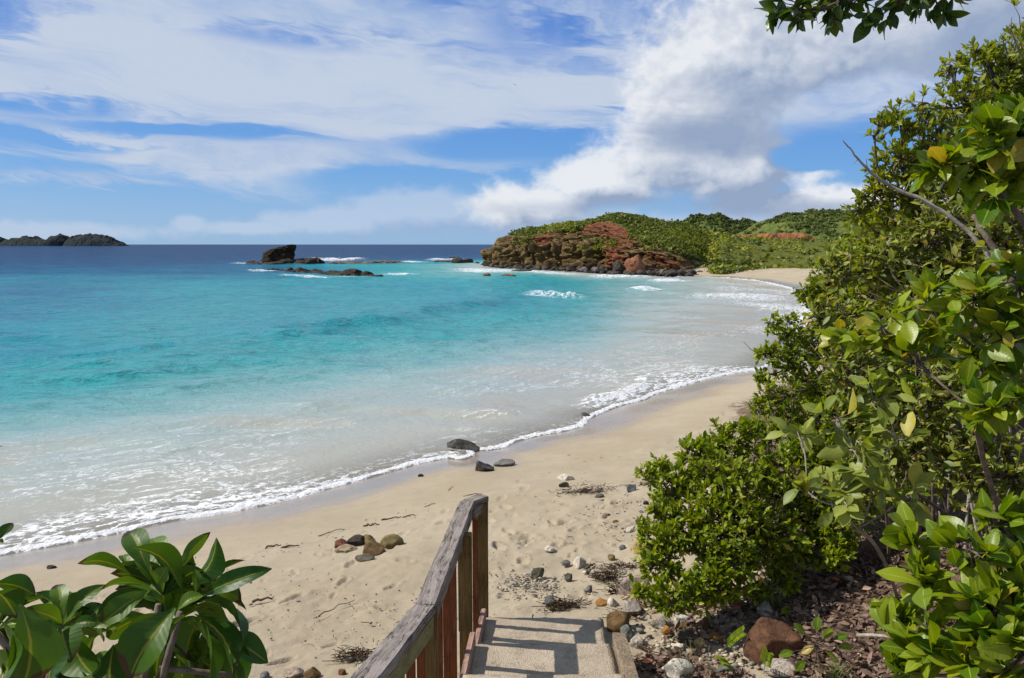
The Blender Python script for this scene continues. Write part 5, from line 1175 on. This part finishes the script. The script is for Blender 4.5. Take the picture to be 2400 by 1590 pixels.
weed(833, 1540, 62, 22, 170, 1, 'lone tuft of dark seaweed left of the handrail'); weed(1322, 1420, 76, 18, 200, 2, 'flat strip of dark seaweed at the stair foot'); weed(1420, 1360, 56, 32, 220, 3, 'bushy brown seaweed clump beside the large pale slab')
weed(1455, 1330, 80, 10, 110, 4, 'thin strands of seaweed above the large pale slab'); weed(1375, 1156, 110, 22, 300, 5, 'wide heap of dry seaweed high on the sand'); weed(1545, 1235, 60, 22, 200, 6, 'dark seaweed heap at the low shrub edge'); weed(1445, 1390, 20, 40, 80, 7, 'narrow seaweed trail along the pale slab')
weed(1296, 1432, 26, 8, 40, 8, 'tiny scrap of seaweed just before the lowest step'); weed(1475, 1440, 60, 10, 120, 9, 'seaweed scraps by the white angular stone')
mb = MB(); r = np.random.default_rng(91)                     # crumbs of weed and bark left by the last tides
for (x0, y0, x1, y1, n, sp) in ((640, 1290, 1000, 1200, 60, 10), (960, 1200, 1320, 1150, 50, 8), (80, 1400, 620, 1400, 40, 16), (600, 1430, 900, 1450, 34, 45), (1150, 1330, 1480, 1330, 60, 55), (1290, 1190, 1540, 1190, 170, 40), (1300, 1110, 1480, 1060, 30, 10)):
    for _ in range(n):
        t = r.random(); px, py = x0 + (x1 - x0) * t + r.normal() * 18, y0 + (y1 - y0) * t + r.normal() * sp
        if py > 1585: continue
        a = GH(px, py); l_ = .01 + .06 * r.random() ** 3; an = r.uniform(0, 6.3); b = a + np.array((math.cos(an) * l_, math.sin(an) * l_, .004)); mb.tube(bez(a + (0, 0, .004), b + (0, 0, .004), r.normal(size=3) * .006, 3), r.uniform(.001, .0045), 4)
link('beach_debris', mb.mesh('beach_debris'), m_weed, label='dark crumbs of weed and bark strewn in lines over the sand', cat='debris', kind='stuff')
m_drift = bark_mat('driftwood', (.055, .036, .022), (.13, .09, .055))
for i, (x0, y0, x1, y1, rd_, lab) in enumerate(((622, 1285, 660, 1278, .012, 'short dark driftwood stick left of the rock cluster'), (660, 1284, 702, 1281, .014, 'thicker driftwood stick nearer the rock cluster'), (895, 1220, 940, 1213, .010, 'curved stick between cluster and handrail'), (945, 1213, 978, 1208, .008, 'thin stick just left of the handrail top'),
        (745, 1258, 812, 1240, .006, 'long thin stick above the rock cluster'), (852, 1234, 868, 1232, .014, 'stubby dark stick above the rock cluster'), (868, 1233, 890, 1230, .010, 'stubby stick next to the other above the cluster'), (590, 1415, 640, 1405, .014, 'dark driftwood piece right of the big leaves'),
        (993, 1190, 1022, 1181, .007, 'small stick on the sand above the handrail'), (745, 1445, 830, 1410, .005, 'long thin root line in the sand before the handrail'), (1085, 1164, 1130, 1158, .007, 'thin stick near the handrail top'), (1495, 1515, 1560, 1545, .006, 'brown twig on the litter by the kerb'), (1585, 1560, 1615, 1530, .007, 'upright broken twig by the white boulder'),
        (1585, 1560, 1640, 1568, .005, 'fallen twig crossing the white boulder'), (1050, 1150, 1062, 1140, .004, 'tiny twig on the sand'), (1375, 1335, 1392, 1325, .016, 'dark driftwood lump against the craggy white stone'))):
    a, b = GH(x0, y0), GH(x1, y1); mb = MB(); q = bez(a, b, np.array((0, .03, .02)), 8); q += (np.random.default_rng(i).random((8, 3)) - .5) * .02; q[:, 2] += rd_ * .5; mb.tube(q - a, np.linspace(rd_, rd_ * .5, 8), 6)
    link('driftwood_stick', mb.mesh('driftwood_stick'), m_drift, label=lab, cat='stick', loc=tuple(a))
a, b = GH(1665, 1588), GH(1740, 1580); mb = MB(); mb.tube(bez(a, b, np.array((0, 0, .10)), 14) - a, np.linspace(.022, .015, 14), 8)
link('root', mb.mesh('root'), bark_mat('root_bark', (.085, .10, .085), (.17, .18, .15)), label='grey-green root arching out of the litter at the bottom edge', cat='root', loc=tuple(a))
a, b = D(2010, 1490, 4.3), D(2120, 1500, 4.0); mb = MB(); mb.tube(bez(a, b, np.array((0, 0, .02)), 8) - a, np.linspace(.012, .008, 8), 6)
link('stick', mb.mesh('stick'), m_bark_grey, label='pale stick poking from the corner shrub over the litter', cat='stick', loc=tuple(a))

# ------------------------------------------------------------------ bird
p = D(1206, 199, 120); mb = MB()
body = [(-.18, 0, .0, .004), (-.12, 0, .01, .03), (0, 0, .015, .055), (.12, 0, .01, .045), (.19, 0, .015, .03), (.24, 0, .01, .006)]
mb.tube([b[:3] for b in body], [b[3] for b in body], 8)
for s in (-1, 1):
    secs = [(.02, .14, .02), (.20, .13, .10), (.36, .10, .06), (.50, .02, -.06)]
    V = np.array([(ch * .5 - .02 * i, s * y_, z_) for i, (y_, ch, z_) in enumerate(secs)] + [(-ch * .5 - .03 * i, s * y_, z_ - .005) for i, (y_, ch, z_) in enumerate(secs)] + [(-.02 * i, s * y_, z_ + .012) for i, (y_, ch, z_) in enumerate(secs)])
    F = [(i, i + 1, i + 9) for i in range(3)] + [(i, i + 9, i + 8) for i in range(3)] + [(i + 8, i + 9, i + 5) for i in range(3)] + [(i + 8, i + 5, i + 4) for i in range(3)] + [(i, i + 4, i + 5) for i in range(3)] + [(i, i + 5, i + 1) for i in range(3)]
    mb.add(V, np.array(F))
bd = link('bird', mb.mesh('bird'), smat('bird_feathers', (.10, .10, .12), .8, 20.), label='small seabird gliding high before the clouds', cat='bird', loc=tuple(p)); bd.rotation_euler = (.25, .0, 2.2); bd.scale = (.62,) * 3
